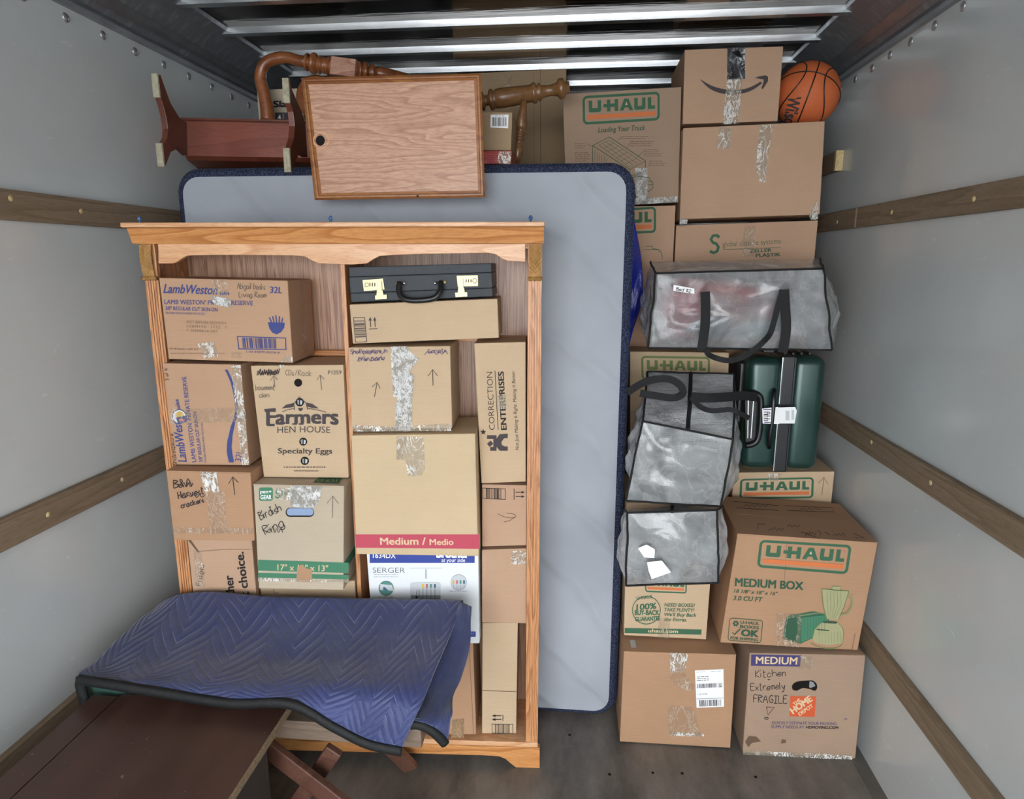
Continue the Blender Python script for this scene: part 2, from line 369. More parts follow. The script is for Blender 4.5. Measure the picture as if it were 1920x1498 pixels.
def uhaul(p, quad, bar='orange', g='green'):
    p.frame(quad, 100, 34); p.rrect(0, 0, 100, 34, 6, 3.0, g)
    R = lambda a, b, c, d: p.rect(a, b, c, d, g)
    R(8, 6, 12.5, 19); R(19.5, 6, 24, 19); p.poly([(8, 15), (24, 15), (24, 18), (22, 20), (10, 20), (8, 18)], g)
    R(27, 11, 46, 15); R(31.5, 6, 36, 20); R(41.5, 6, 46, 20)
    p.poly([(48, 20), (54, 6), (59.5, 6), (65.5, 20), (60.6, 20), (59.3, 16.6), (54.2, 16.6), (53, 20)], g); p.poly([(55.3, 13.6), (58.2, 13.6), (56.8, 9.8)], 'tan')
    R(67, 6, 71.5, 19); R(77, 6, 81.5, 19); p.poly([(67, 15.5), (81.5, 15.5), (81.5, 18), (79.5, 20), (69, 20), (67, 18)], g)
    R(84.5, 6, 89, 20); R(84.5, 16, 94, 20); p.circ(93.5, 7.5, .8, bar)
    p.rect(6, 23, 94, 28, bar); p.frame(); return p

# ------------------------------------------------------------------ cartons
BX = []
def zr(o): v = [(o.matrix_world @ x.co).z for x in o.data.vertices]; return min(v), max(v)
def rest(up, low=None, z=None):     # set the underside of one carton on the lid of another
    if z is None: z = zr(low)[1] + (.003 if any(c.name.startswith('flap') for c in low.children) else 0)
    a, b = zr(up); d = z + .003 - a
    for x in up.data.vertices:
        if (up.matrix_world @ x.co).z < (a+b)/2: x.co.z += d
def carton(pl, q, depth, mat, label, cat='box', group=None, name='cardboard_box', floor=False, flaps=False, seam=True, bevel=.003, sit=None, shift=0, top=None):
    f = [pl.at(*c) for c in q]                       # TL TR BR BL
    if floor: f[2].z = f[3].z = 0.005
    if sit is not None: f[2].z = f[3].z = sit + .0015
    if top is not None: f[0].z = f[1].z = top
    b = [p + pl.back*depth + pl.side*shift for p in f]
    mb = MB().hexa(f, b)
    o = mb.build(name, mat, bevel=bevel)
    tag(o, label, cat, group); BX.append(o)
    if flaps:                                        # the two long top flaps meeting in the middle
        for k in (0, 1):
            a = f[0].lerp(b[0], .0 if k == 0 else .503); c = f[1].lerp(b[1], .0 if k == 0 else .503)
            d = f[1].lerp(b[1], .497 if k == 0 else 1); e = f[0].lerp(b[0], .497 if k == 0 else 1)
            z = Vector((0, 0, .003)); MB().hexa([a, c, d, e], [a+z, c+z, d+z, e+z]).build('flap', mat, o)
    return o, f, b
class Top:                          # stands in for a Plane when printing on a box lid
    def __init__(s, z): s.z = z; s.n = Vector((0, 0, 1))
    def at(s, px, py, off=0): return atZ(px, py, s.z+off)
def tape(o, pl, pts, m='clear', name='packing_tape'):
    p = Print(pl); p.poly(pts, T.get(m, m) if isinstance(m, str) else m, .0012); return p.build(name, o)

GROUND = 0
EXEC = []
# ================================================================== SETTING
XL, XR, Y0, Y1 = -1.47, 1.04, -2.0, 4.3
ZW, ZC = 2.436, 2.56
def st(o): o['kind'] = 'structure'; return o
st(MB().box(XL-.1, XR+.1, Y0, Y1, -.12, 0).build('floor', MAT_FLOOR))
wL = st(MB().box(XL-.06, XL, Y0, Y1, 0, ZW).build('wall_left', MAT_WALL))
wR = st(MB().box(XR, XR+.06, Y0, Y1, 0, ZW).build('wall_right', MAT_WALL))
st(MB().box(XL-.06, XR+.06, Y1, Y1+.06, 0, ZC).build('wall_front', MAT_WALL))
roof = st(MB().box(XL-.02, XR+.02, Y0, Y1, ZC, ZC+.05).build('ceiling', MAT_ROOF))
for k in range(-13, 7):
    y = 2.52+.285*k
    MB().prism([(XL+.10, y, ZC), (XL+.10, y+.002, ZC-.022), (XL+.10, y+.034, ZC-.022), (XL+.10, y+.040, ZC)], (XR-XL-.2, 0, 0)).build('roof_bow', MAT_RIB, roof)
for sgn, X, nm in ((1, XL, 'trim_left'), (-1, XR, 'trim_right')):
    o = lambda d, z: (X+sgn*d, Y0, z)
    prof = [(0, ZW-.003), (.012, ZW-.003), (.016, ZW+.012), (.03, ZW+.014), (.045, ZW+.03), (.12, ZC-.035), (.165, ZC-.012), (.17, ZC), (0, ZC)]
    t = MB().prism([o(*p) for p in prof], (0, Y1-Y0, 0)).build(nm, MAT_COVE); st(t)
    MB().prism([o(.0, ZW-.008), o(.019, ZW-.008), o(.019, ZW+.006), o(.0, ZW+.006)], (0, Y1-Y0, 0)).build('lip', MAT_COVEL, t)
    MB().prism([o(.050, ZW+.026), o(.060, ZW+.034), o(.075, ZW+.050), o(.062, ZW+.046)], (0, Y1-Y0, 0)).build('raised_bead', MAT_COVEL, t)
# screw clusters on the sloping cove
for pts, X, sgn in (([(382, 24), (391, 29), (398, 23), (406, 29)], XL, 1), ([(464, 78), (470, 82), (477, 77), (485, 81)], XL, 1), ([(528, 122), (535, 126), (545, 124)], XL, 1),
                    ([(1542, 46), (1546, 40), (1557, 46), (1561, 41)], XR, -1), ([(1494, 94), (1499, 90), (1505, 95), (1510, 90)], XR, -1)):
    for a, b in pts:
        p = atX(a, b, X+sgn*.155); MB().lathe(p+Vector((sgn*.004, 0, -.006)), p+Vector((-sgn*.01, 0, .01)), [(0, .0025), (.3, .0045), (1, .0045)], 8).build('screw_head', I['white'], bpy.data.objects['trim_left' if sgn > 0 else 'trim_right'])
def rivet(px, py, X, sgn, par):
    p = atX(px, py, X); pr = [(0, .0135), (.35, .0125), (.7, .008), (1, .001)]
    MB().lathe(p, p+Vector((sgn*.007, 0, 0)), pr, 14).build('rivet', MAT_RIVET, par, True)
for a, b in [(42, -8), (123, 33), (193, 66), (253, 97), (307, 121), (354, 143), (397, 163), (434, 181), (467, 198)]: rivet(a, b, XL, 1, wL)
for a, b in [(1806, 12), (1753, 48), (1708, 78), (1669, 103), (1636, 128), (1604, 148), (1577, 168)]: rivet(a, b, XR, -1, wR)
def slat(nm, X, sgn, z0, z1, y0=Y0, y1=Y1):
    o = st(MB().box(min(X, X+sgn*.022), max(X, X+sgn*.022), y0, y1, z0, z1).build(nm, W['slat'], bevel=.004)); return o
s1 = slat('trim_1', XL, 1, 1.823, 1.90); s2 = slat('trim_2', XL, 1, .992, 1.075); slat('trim_3', XL, 1, .385, .465)
s4 = slat('trim_4', XR, -1, 1.842, 1.914, Y0, 2.62); slat('trim_7', XR, -1, 1.842, 1.914, 2.635, Y1); s5 = slat('trim_5', XR, -1, 1.059, 1.138); slat('trim_6', XR, -1, .385, .465)
blk = MB().box(XR-.022, XR, 2.62, 2.80, 0, 0)
for sl, X, sgn, pts in ((s1, XL+.022, 1, [(152, 396), (20, 372)]), (s2, XL+.022, 1, [(229, 899), (90, 965)]), (s4, XR-.022, -1, [(1826, 373), (1672, 398), (1570, 416)]), (s5, XR-.022, -1, [(1634, 829), (1745, 905)])):
    for a, b in pts:
        p = atX(a, b, X); MB().lathe(p-Vector((sgn*.001, 0, 0)), p+Vector((sgn*.003, 0, 0)), [(0, .008), (.6, .007), (1, .002)], 10).build('screw_head', W['rawend'], sl)
st(MB().box(XR-.045, XR, Y0, Y1, 0, .004).build('baseboard_right', MAT_KICK, bevel=.001)); st(MB().box(XL, XL+.045, Y0, Y1, 0, .004).build('baseboard_left', MAT_KICK, bevel=.002))
st(MB().box(-8, 8, -14, Y0-.02, -.92, -.9).build('ground', MAT_GROUND))
for a_, b_ in ((1214, 1386), (1224, 1449), (1279, 1450), (1417, 1457), (1143, 1452), (1068, 1378)):
    p = atZ(a_, b_, 0); MB().lathe(p+Vector((0, 0, -.001)), p+Vector((0, 0, .0012)), [(0, .0055), (1, .005)], 10).build('floor_screw', I['hole'], bpy.data.objects['floor'])
# short end of an upper rail seen above the stack
a = atX(1549, 300, XR-.02); b = atX(1574, 270, XR-.02)
st(MB().box(XR-.028, XR-.001, b.y, 3.1, 2.075, 2.15).build('trim_8', W['slat'], bevel=.003))
MB().box(XR-.030, XR-.001, b.y-.004, b.y+.012, 2.074, 2.151).build('cut_end', W['rawend'], bpy.data.objects['trim_8'])

# ================================================================== MATTRESS
def rr(x0, z0, x1, z1, r, n=8):
    o = []
    for cx, cz, a0 in ((x1-r, z0+r, -90), (x1-r, z1-r, 0), (x0+r, z1-r, 90), (x0+r, z0+r, 180)):
        for k in range(n+1): a = math.radians(a0+90*k/n); o.append((cx+r*math.cos(a), cz+r*math.sin(a)))
    return o
MX0, MX1, MZ0, MZ1, MY, MT = -1.392, .178, .004, 2.032, 2.235, .19
mm = M('mattress_knit', 'A9AFBE', .85, spec=.2); v = mm.co()
wv = mm.N('TexWave', wave_type='BANDS', bands_direction='DIAGONAL'); mm.L(mm.co((1, .2, 1)), wv.inputs[0]); wv.inputs['Scale'].default_value = 2.2; wv.inputs['Distortion'].default_value = 4; wv.inputs['Detail'].default_value = 3
mm.color(mm.mix(mm.ramp(mm.noise(v, 3, 4), [(.35, 0.0), (.65, 1.0)]), '9DA2AA', 'A9AEB6')); 
mm.bump(mm.mix(.5, mm.math('POWER', wv.outputs['Fac'], 6), mm.noise(v, 5, 4, .5)), .6, .03); MATT = mm.m
me_ = M('mattress_mesh_border', '3D4662', .9, spec=.1); vo = me_.N('TexVoronoi'); vo.inputs['Scale'].default_value = 260; me_.L(me_.co(), vo.inputs['Vector'])
me_.color(me_.mix(me_.ramp(vo.outputs['Distance'], [(.25, 1.0), (.42, 0.0)]), '2B3044', '5D6580')); me_.bump(vo.outputs['Distance'], .5, .003); MESHB = me_.m
pts = rr(MX0, MZ0, MX1, MZ1, .085, 10)
lay = [(.030, .0), (.012, .008), (.0, .022), (.0, MT-.022), (.012, MT-.008), (.030, MT)]
mb = MB(); n = len(pts); vs = []
cx, cz = (MX0+MX1)/2, (MZ0+MZ1)/2
def inset(g): return rr(MX0+g, MZ0+g, MX1-g, MZ1-g, .085-g*.6, 10)
for g, y in lay: vs += [(x, MY+y, z) for x, z in inset(g)]
fs = [(k*n+i, k*n+(i+1) % n, (k+1)*n+(i+1) % n, (k+1)*n+i) for k in range(len(lay)-1) for i in range(n)] + [tuple(range(n)), tuple(reversed(range((len(lay)-1)*n, len(lay)*n)))]
mat_o = mb.add(vs, fs).build('mattress', MESHB, smooth=False); tag(mat_o, 'pale grey mattress with dark mesh border standing upright behind the oak bookcase', 'mattress')
def grid_face(inner, y, bulge):       # quilted face sheet
    m = MB(); N = 90; vs = []
    for j in range(N+1):
        for i in range(N+1):
            u, w_ = i/N, j/N; x = MX0+.030+(MX1-MX0-.060)*u; z = MZ0+.030+(MZ1-MZ0-.060)*w_
            r = .06; dx = max(0, r-min(x-MX0-.030, MX1-.030-x)); dz = max(0, r-min(z-MZ0-.030, MZ1-.030-z))
            if dx > 0 and dz > 0:
                L = math.hypot(dx, dz)
                if L > r: s_ = r/L; x += (dx*(1-s_))*(1 if u < .5 else -1); z += (dz*(1-s_))*(1 if w_ < .5 else -1)
            b = bulge*min(1, 6*min(u, 1-u, w_, 1-w_))*(.7+.5*noise.noise(Vector((x*3, z*3, 1))))
            vs.append((x, y-b-.001, z))
    fs = [(j*(N+1)+i, j*(N+1)+i+1, (j+1)*(N+1)+i+1, (j+1)*(N+1)+i) for j in range(N) for i in range(N)]
    return m.add(vs, fs).build('cover_panel', MATT, mat_o, True)
grid_face(0, MY, .010)

# ================================================================== BOOKCASE
CP = Plane((-.099, 1.967, 0), 3.2)          # front plane of the bookcase
cB = CP.back; cS = CP.side
def cpt(px, py, off=0): return CP.at(px, py, off)
org = CP.p.copy()
def loc(px, py, off=0):                     # along-face distance and height
    p = cpt(px, py, off); return (p-org).dot(cS), p.z
def C3(s_, z, d): return org + cS*s_ + Vector((0, 0, z)) + cB*d
def cbox(mb, s0, s1, z0, z1, d0, d1, m=0):
    return mb.hexa([C3(s0, z0, d0), C3(s1, z0, d0), C3(s1, z1, d0), C3(s0, z1, d0)], [C3(s0, z0, d1), C3(s1, z0, d1), C3(s1, z1, d1), C3(s0, z1, d1)], m)
sR = loc(1012, 1000)[0]; sL = loc(268, 500)[0]; CW = sR-sL; CH = loc(640, 419)[1]; CD = .235
print('CASE width', CW, 'height', CH, sL, sR, loc(345, 1100), loc(284, 690))
bk = empty('bookcase', C3((sL+sR)/2, 0, .1), 'tall honey oak bookcase packed with boxes, standing in front of the mattress', 'bookcase')
zb = loc(940, 1392)[1]; zt = loc(640, 457)[1]; zf = loc(640, 494)[1]
ST = .042
for a, b in ((sL, sL+ST), (sR-ST, sR)):
    s_ = MB(); cbox(s_, a, b, zb, zt, 0, .018)
    st_ = s_.build('stile', W['oakV'], bk, bevel=.002)
    g = MB()
    for k in (.22, .41, .59, .78): cbox(g, a+ST*k-.0026, a+ST*k+.0026, zb+.03, zf-.045, -.0040, .0)
    g.build('fluting', W['oakV'], st_, bevel=.001)
    side = MB(); x0 = a if a == sL else b-.018; cbox(side, x0, x0+.018, .002, zt, .018, CD); side.build('side_panel', W['oakV'], bk)
    cbv = MB(); z1 = loc(640, 459)[1]; z0 = loc(640, 519)[1]
    prof = []
    NR = 70
    for i in range(NR+1):
        t = i/NR; prof.append((z1+(z0-z1)*t, .009+.013*math.sin(t*math.pi*.9+.35)*(1-.3*t)))
    vs = []; fs = []; NU = 28
    for i, (z, d) in enumerate(prof):
        t = i/NR
        for j in range(NU+1):
            u = j/NU; x = abs(u-.5)*2; rim = max(0, (x-.82)/.18)
            leaf = .5+.5*math.cos((t*7.0 + x*1.6)*2*math.pi)           # leaflets sweeping up and out from the mid rib
            mid = math.exp(-(x/.10)**2); env = math.sin(math.pi*min(1, max(0, t*1.1)))**.4*(1-rim) if 0 < t < .9 else 0
            vs.append(C3(a+.003+(ST-.006)*u, z, -(d*(.72+.28*math.cos(x*math.pi/2)) + env*(.0036*leaf*(1-mid) + .0035*mid - .0015) + .0022*rim)))
    fs = [(i*(NU+1)+j, i*(NU+1)+j+1, (i+1)*(NU+1)+j+1, (i+1)*(NU+1)+j) for i in range(NR) for j in range(NU)]
    nb = len(vs); vs += [C3(a+.003, z1, 0), C3(a+ST-.003, z1, 0), C3(a+ST-.003, z0, 0), C3(a+.003, z0, 0)]
    fs += [(nb, nb+1, NU, 0), (nb+3, nb+2, NR*(NU+1)+NU, NR*(NU+1))]
    cbv.add(vs, fs)
    cbox(cbv, a-.001, b+.001, z0-.010, z0, -.016, 0)
    for q in (-1, 0, 1): cbv.lathe(C3((a+b)/2+q*.013, z0-.006, -.004), C3((a+b)/2+q*.013, z0-.006, -.02), [(0, .006), (.6, .006), (1, .002)], 10)
    cv = cbv.build('carved_corbel', simple('carved_gold_oak', 'B98A4C', .45, 0, .2, 60, .5).m, st_, True)
# crown moulding
cr_ = MB(); o_ = .045
prof = [(0, zt), (-.010, zt), (-.014, zt+.010), (-.030, zt+.045), (-.045, CH-.014), (-.052, CH-.012), (-.052, CH), (CD-.02, CH), (CD-.02, CH-.02), (0, CH-.02)]
sl2 = loc(248, 421)[0]+.0; sr2 = sR+.004
cr_.prism([C3(sl2+.0, z, d) for d, z in prof], cS*(sr2-sl2)); cr_.build('crown_moulding', W['oakH'], bk)
cap = MB(); cbox(cap, sl2-.003, sr2+.002, CH-.012, CH+.001, -.055, CD-.01); cap.build('crown_cap', W['frieze'], bk, bevel=.003)
# arched frieze
def fpx(*pts): return [cpt(a, b, .0) for a, b in pts]
arch = [(296, 457), (985, 457), (985, 491), (952, 489), (941, 485), (930, 477), (915, 474), (870, 475), (800, 476), (740, 478), (712, 480), (700, 486), (688, 494), (660, 496), (598, 494), (586, 489), (572, 481), (550, 479), (470, 478), (400, 478), (352, 479), (342, 484), (332, 491), (324, 494), (297, 494)]
MB().prism(fpx(*arch), cB*.018).build('arched_frieze', W['frieze'], bk, bevel=.0015)
bp = MB(); cbox(bp, sL+.018, sR-.018, zb-.01, CH-.02, CD-.01, CD); bp.build('back_panel', W['panel'], bk)
sD = loc(648.7, 650)[0]; dv = MB(); cbox(dv, sD-.007, sD+.007, zb, zf+.02, .006, CD-.01); dv.build('divider', W['oakV'], bk, bevel=.002)
cl = MB(); cbox(cl, sL+.018, sR-.018, loc(640, 484, )[1]-.0, zt, .018, .034); 
tp = MB(); cbox(tp, sL+.018, sR-.018, loc(640, 463)[1]-.005, loc(640, 463)[1]+.012, .02, CD-.01); tp.build('top_board', W['oakH'], bk)
for a, b, py in ((sL+.018, sD-.012, 667), (sD+.012, sR-.018, 636)):
    z = loc(640, py)[1]-.01; sh = MB(); cbox(sh, a, b, z-.018, z, .188, CD-.01); sh.build('shelf', W['oakH'], bk, bevel=.002)
bs = MB(); cbox(bs, sL, sR, zb-.012, zb+.006, -.004, CD); bs.build('bottom_shelf', W['frieze'], bk, bevel=.002)
zbb = zb-.012
base = [(1012, 1397), (1012, 1438), (967, 1437), (957, 1431), (948, 1423), (935, 1418), (900, 1416), (640, 1409), (430, 1404), (398, 1408), (385, 1416), (376, 1421), (345, 1419), (343, 1383)]
bpts = [cpt(a, b, .006) for a, b in base]; bpts[0].z = bpts[-1].z = zbb
for i in (1, 2, 12): bpts[i].z = .001
bpts[-1] = C3(sL, zbb, -.006); bpts[-2] = C3(sL, .001, -.006); bpts[-3] = C3(sL+.05, .001, -.006)
MB().prism(bpts, cB*.02).build('base_board', W['oakH'], bk, bevel=.0015)
for a, b in ((262, 417), (620, 414), (995, 411)):
    p = cpt(a, b, -.03); p.z = CH+.002; m_ = MB(); m_.lathe(p, p+Vector((0, 0, .022)), [(0, .004), (.4, .003), (.5, .006), (.75, .006), (1, .002)], 8)
    m_.build('blue_plug', simple('blue_plug_plastic', '3E6CA8', .4, 0, .05, 10, 0).m, bk)

def C(d, yaw=3.2, lean=0): return Plane(tuple(C3((sL+sR)/2, 0, d)), yaw, lean)   # plane at depth d behind the bookcase front
BXG = 'cardboard boxes in the bookcase'
# --- left column
pl = C(-.02); o, f, b = carton(pl, [(298, 521), (539, 526), (549, 680), (316, 673)], .20, CB['lw'], 'cardboard box with blue lettering and cup-of-fries drawing, top left in the bookcase', group=None)
p = Print(pl)
p.text('LambWeston', (306, 549), (408, 552), 17, 'navy', .022, .25); p.text('sales', (412, 553), (430, 553), 7, 'navy', .03)
p.text('LAMB WESTON\u2019 PRIVATE RESERVE', (308, 570), (474, 572.5), 8.5, 'navy', .015); p.text('3/8" REGULAR CUT SKIN-ON', (310, 581), (408, 584), 7, 'navy', .02)
p.text('FROZEN FRENCH FRIED POTATOES', (311, 588.5), (384, 590.5), 4, 'navy'); p.text('32L', (506, 549), (529, 550), 12, 'navy', .02)
for i, t in enumerate(('BEST BEFORE 2023/04/14', '12404142   1112   1', 'P. 2024/04/14 1417')): p.text(t, (350, 606+i*8), (424-(i == 2)*16, 608+i*8), 5.2, 'dull' if False else 'brown', -.01)
p.poly([(502, 604), (534, 605), (533, 614), (527, 623), (519, 627), (511, 624), (505, 616)], 'navy')
for i, (x, y) in enumerate(((505, 595), (511, 593), (517, 591), (524, 593), (530, 596))): p.line([(x, y), (510+i*4.5, 606)], 2.4, 'navy')
p.frame([(444, 630), (536, 633), (537, 656), (447, 655)], 92, 25); p.rect(0, 0, 92, 1.8, 'navy'); p.rect(0, 23.2, 92, 25, 'navy'); p.rect(0, 0, 1.8, 25, 'navy'); p.rect(90.2, 0, 92, 25, 'navy'); p.bars(9, 2.6, 74, 22.5, 24, 'navy'); p.frame()
p.text('1 00 44979 03276 8', (462, 661), (524, 663), 3.6, 'navy'); p.text('60 LB BAGS | NET WT', (318, 655), (372, 657), 3.2, 'brown'); p.lines(320, 662, 430, 1, 4, 'brown', .9)
p.build('printed_graphics', o)
p = Print(pl); p.write('Abigail books', (445, 541), (498, 543), 11, 'thin', 1.0); p.write('Living Room', (448, 557), (500, 558), 10, 'thin', 1.0, 3); p.build('handwriting', o)
tape(o, pl, [(397, 524), (427, 527), (428, 553), (399, 551)]); tape(o, pl, [(392, 553), (434, 561), (433, 577), (402, 571)], T['foil']); tape(o, pl, [(370, 645), (400, 640), (409, 668), (382, 672), (376, 655)], 'white')
tape(o, pl, [(434, 660), (453, 660), (452, 672), (434, 671)]); tape(o, pl, [(536, 666), (548.5, 669), (548.5, 679.5), (527, 679)], 'white')
# tape up its shaded right side
sd = Plane(tuple(f[1]), 0); sd.n = (pl.side+Vector((0, 0, 0))).normalized(); q = Print(sd); q.k = 0; 
q.v = []; 
pp = [f[1].lerp(b[1], .45), f[1].lerp(b[1], .7), f[2].lerp(b[2], .65), f[2].lerp(b[2], .4)]
MB().add([x+pl.side*.003 for x in pp], [(0, 1, 2, 3)]).build('side_tape', T['clear'], o, fix=False)

pl = C(-.025); o, f, b = carton(pl, [(305.6, 681), (451, 683.6), (468, 877), (328, 876)], .205, CB['lw'], 'cardboard box printed sideways with blue lettering and round sticker, second from top at left', group=None)
p = Print(pl); p.text('LambWeston', (350, 866), (337, 772), 16, 'navy', .022, .25); p.text('sales', (338, 768), (334, 748), 7, 'navy', .03)
p.text('LAMB WESTON\u2019 PRIVATE RESERVE', (368, 866), (349, 706), 8, 'navy', .015); p.text('3/8" REGULAR CUT SKIN-ON', (380, 866), (368, 772), 6.5, 'navy', .02); p.text('FROZEN FRENCH FRIED POTATOES', (387, 867), (380, 792), 3.6, 'navy')
p.text('32L', (452, 866), (455, 845), 12, 'navy', .01)
sp_ = [(424, 693), (434, 715), (440, 738), (443, 757), (443, 775), (436, 800), (431, 825), (430, 845), (434, 867)]; wd = [5, 5, 5, 5, 5, 7, 9, 10, 9]
L_ = smooth2(sp_); vs = []; 
for i, (x, y) in enumerate(L_):
    k = wd[min(int(i/3), 8)]/2; vs += [(x-k, y), (x+k, y)]
p.raw(vs, [(2*i, 2*i+1, 2*i+3, 2*i+2) for i in range(len(L_)-1)], 'navy')
p.circ(336, 781, 14, 'white'); p.circ(336, 781, 14, 'navy', 2); p.circ(337, 779, 8, 'yellow'); p.poly([(329, 783), (349, 779), (351, 790), (335, 796)], 'navy'); p.rect(336, 785, 346, 790, 'rose'); p.build('printed_graphics', o)
p = Print(pl); p.write('Shakespeare', (332, 872), (324, 812), 8, 'pen', .9); p.write('3 of 4', (316, 713), (314, 690), 6, 'pen', .9); p.build('handwriting', o)
tape(o, pl, [(433, 684), (451, 684.6), (467, 872), (454, 872)], 'white'); tape(o, pl, [(317, 767), (460, 765), (462, 790), (320, 795)])

pl = C(-.01); o, f, b = carton(pl, [(469.7, 685.6), (643.6, 684), (653.5, 890), (494, 888.5)], .19, CB['tan'], 'tan egg carton with barn-roof emblem and round air holes, middle of the left compartment', group=None)
FB = pl
p = Print(pl)
p.text('Farmers', (499, 797), (635, 796), 25, 'dk', .035, 0, 3, grow=lambda u: 1.0+.22*abs(2*u-1)**2)
p.poly([(495, 767), (516.5, 765), (517.5, 770), (497, 773)], 'dk'); p.rect(501, 794.5, 515, 799, 'dk')
for x in (522.5, 548, 560): p.rect(x, 793.5, x+9, 796.3, 'dk')
p.text('HEN HOUSE', (520, 812), (619, 812), 12, 'dk', .0, 0, 1.5); p.text('Specialty Eggs', (521, 850), (623, 850.5), 10, 'dk', .02); p.text('P1259', (615, 702), (640, 702), 7.5, 'dk', .005)
p.lines(532, 875, 616, 1, 4, 'dk', 1.6, 4); p.text('www.farmershenhouse.com', (551, 884), (597, 884), 3.2, 'dk', .01)
p.poly([(528, 766), (536, 759), (552, 755), (550, 763), (545, 764)], 'dk'); p.poly([(575, 755), (585, 757), (598, 766), (585, 765), (576, 762)], 'dk')
p.line([(552, 769), (551, 757), (561, 744), (574, 756), (577, 768)], 1.6, 'dk'); p.line(smooth2([(529, 772), (540, 768), (552, 766)]), 1.2, 'dk'); p.line(smooth2([(577, 766), (592, 768), (612, 773)]), 1.2, 'dk')
p.poly([(559, 765), (568, 765), (567, 769), (563, 771), (560, 769)], 'dk'); p.build('printed_graphics', o)
p = Print(pl)
for x, y, r in ((559, 717.5, 7.5), (562, 754, 8), (568.5, 828, 7.5), (571.5, 864, 7.8)):
    p.circ(x, y, r, 'hole')
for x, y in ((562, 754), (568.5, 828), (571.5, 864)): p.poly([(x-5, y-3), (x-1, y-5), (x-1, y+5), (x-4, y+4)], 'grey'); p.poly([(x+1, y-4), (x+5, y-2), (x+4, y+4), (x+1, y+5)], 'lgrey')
p.build('air_hole', o)
p = Print(pl); p.write('CDs/Rack', (535, 703), (585, 705), 10, 'thin', 1); p.write('basement', (479, 731), (516, 731), 10, 'thin', 1); p.write('den', (486, 745), (506, 745), 9, 'thin', 1)
p.scribble(482, 693, 524, 702, 22, 'pen', 1.4); p.scribble(484, 697, 523, 703, 18, 'pen', 1.4, 5); p.arrow(515, 726, 513, 704, 9); p.arrow(603, 731, 600, 703, 9); p.build('handwriting', o)
tp_ = Print(pl); tp_.poly([(524, 684), (536, 684), (531, 687), (525, 691)], T['white']); tp_.build('packing_tape', o)

pl = C(-.075); o, f, b = carton(pl, [(311.7, 884), (469.8, 887.8), (476, 1001.4), (325, 1000)], .26, CB['brown'], 'brown box with crossed-out marker writing and an up arrow, projecting past the left stile', group=None, flaps=True)
p = Print(pl); p.write('B&A', (326, 915), (362, 912), 15, 'pen', 2.0); p.scribble(332, 906, 362, 912, 8, 'pen', 1.6); p.write('Harvest', (335, 935), (384, 925), 13, 'pen', 2.0, 4); p.scribble(338, 928, 384, 932, 10, 'pen', 1.4, 8)
p.write('crackers', (340, 953), (384, 941), 10, 'pen', 1.8, 6); p.arrow(440, 928, 436, 894, 12, 'pen', 1.3); p.build('handwriting', o)
tape(o, pl, [(375, 884), (406, 885.5), (412, 924), (383, 921)], 'white'); tape(o, pl, [(385, 921), (420, 922), (427, 1000), (396, 1000)]); tape(o, pl, [(325, 989), (477, 990), (479, 1001), (325, 1000)])

pl = C(-.02); o, f, b = carton(pl, [(350, 1003), (471, 1003.5), (504, 1383), (391, 1383)], .20, CB['pink'], 'dull box with large sideways black lettering ending in choice, rising behind the blanket', group=None)
p = Print(pl); p.text('ther', (440, 1117), (436, 1078), 16, 'black', .03); p.text('t choice.', (467, 1118), (456, 1034), 16, 'black', .03); p.build('printed_graphics', o)
p = Print(pl); p.write('Fragile', (376, 1098), (383, 1058), 9, 'pen', 1); p.build('handwriting', o)
p = Print(pl); p.poly([(346, 1005), (352, 1004), (376, 1038), (371, 1036)], 'stain'); p.line([(372, 1034), (420, 1030), (470, 1030)], .8, 'brown'); p.build('crease', o); tape(o, pl, [(362, 1030), (378, 1036), (384, 1100), (368, 1100)], 'clear')

pl = C(-.07); o, f, b = carton(pl, [(475, 909.5), (645, 913), (643, 1091.7), (484, 1088.5)], .245, CB['grey'], 'grey-tan file box with green bands, hand slot and a shiny patch of tape', group=None, flaps=True)
p = Print(pl); p.frame([(484, 1049.5), (653.5, 1055), (653.5, 1092), (484, 1088.5)], 170, 40)
p.rect(0, 0, 170, 21, 'band'); p.rect(0, 25, 170, 34, 'band'); p.frame(); p.text('17" x 11" x 13"', (520, 1069), (615, 1071), 11, 'tan', .01); p.poly([(557, 1064), (566, 1058), (575, 1066), (585, 1067), (585, 1092), (556, 1091)], CB['brown'])
p.rrect(485.5, 914, 511.5, 939, 4, None, 'band'); p.text('pen+', (488, 925), (509, 925), 7, 'grey' if False else 'white', .01); p.text('GEAR', (488.5, 936), (509, 936), 8, 'white', .02)
p.text('SMALL', (516, 934), (582, 936), 16, 'band', .02); p.build('printed_graphics', o)
p = Print(pl); p.write('Birdish', (489, 975), (530, 957), 16, 'pen', 1.6); p.write('Ring', (498, 1003), (536, 985), 17, 'pen', 1.6, 5); p.scribble(500, 990, 530, 998, 9, 'pen', 1.2); p.arrow(623, 971, 624, 930, 14, 'thin', 1); p.build('handwriting', o)
p = Print(pl); p.rrect(535.5, 952, 589, 969, 8, None, 'hole'); p.rrect(537.5, 953, 588, 966.5, 6.5, None, 'steel'); p.build('hand_slot', o)
tape(o, pl, [(545, 911), (604, 912), (600, 935), (590, 953), (546, 951), (543, 930)], T['foil']); tape(o, pl, [(517, 915), (545, 915), (545, 938), (524, 936)], 'white'); tape(o, pl, [(484, 1083), (610, 1088), (653, 1086), (653, 1092), (484, 1089)], 'white')
q = Top(f[0].z+.003); p = Print(q); p.poly([(600, 893), (642, 892), (636, 906), (587, 904)], 'dgreen'); p.text('17 x 11', (596, 903), (632, 903), 5, 'lgreen'); p.build('lid_print', o)
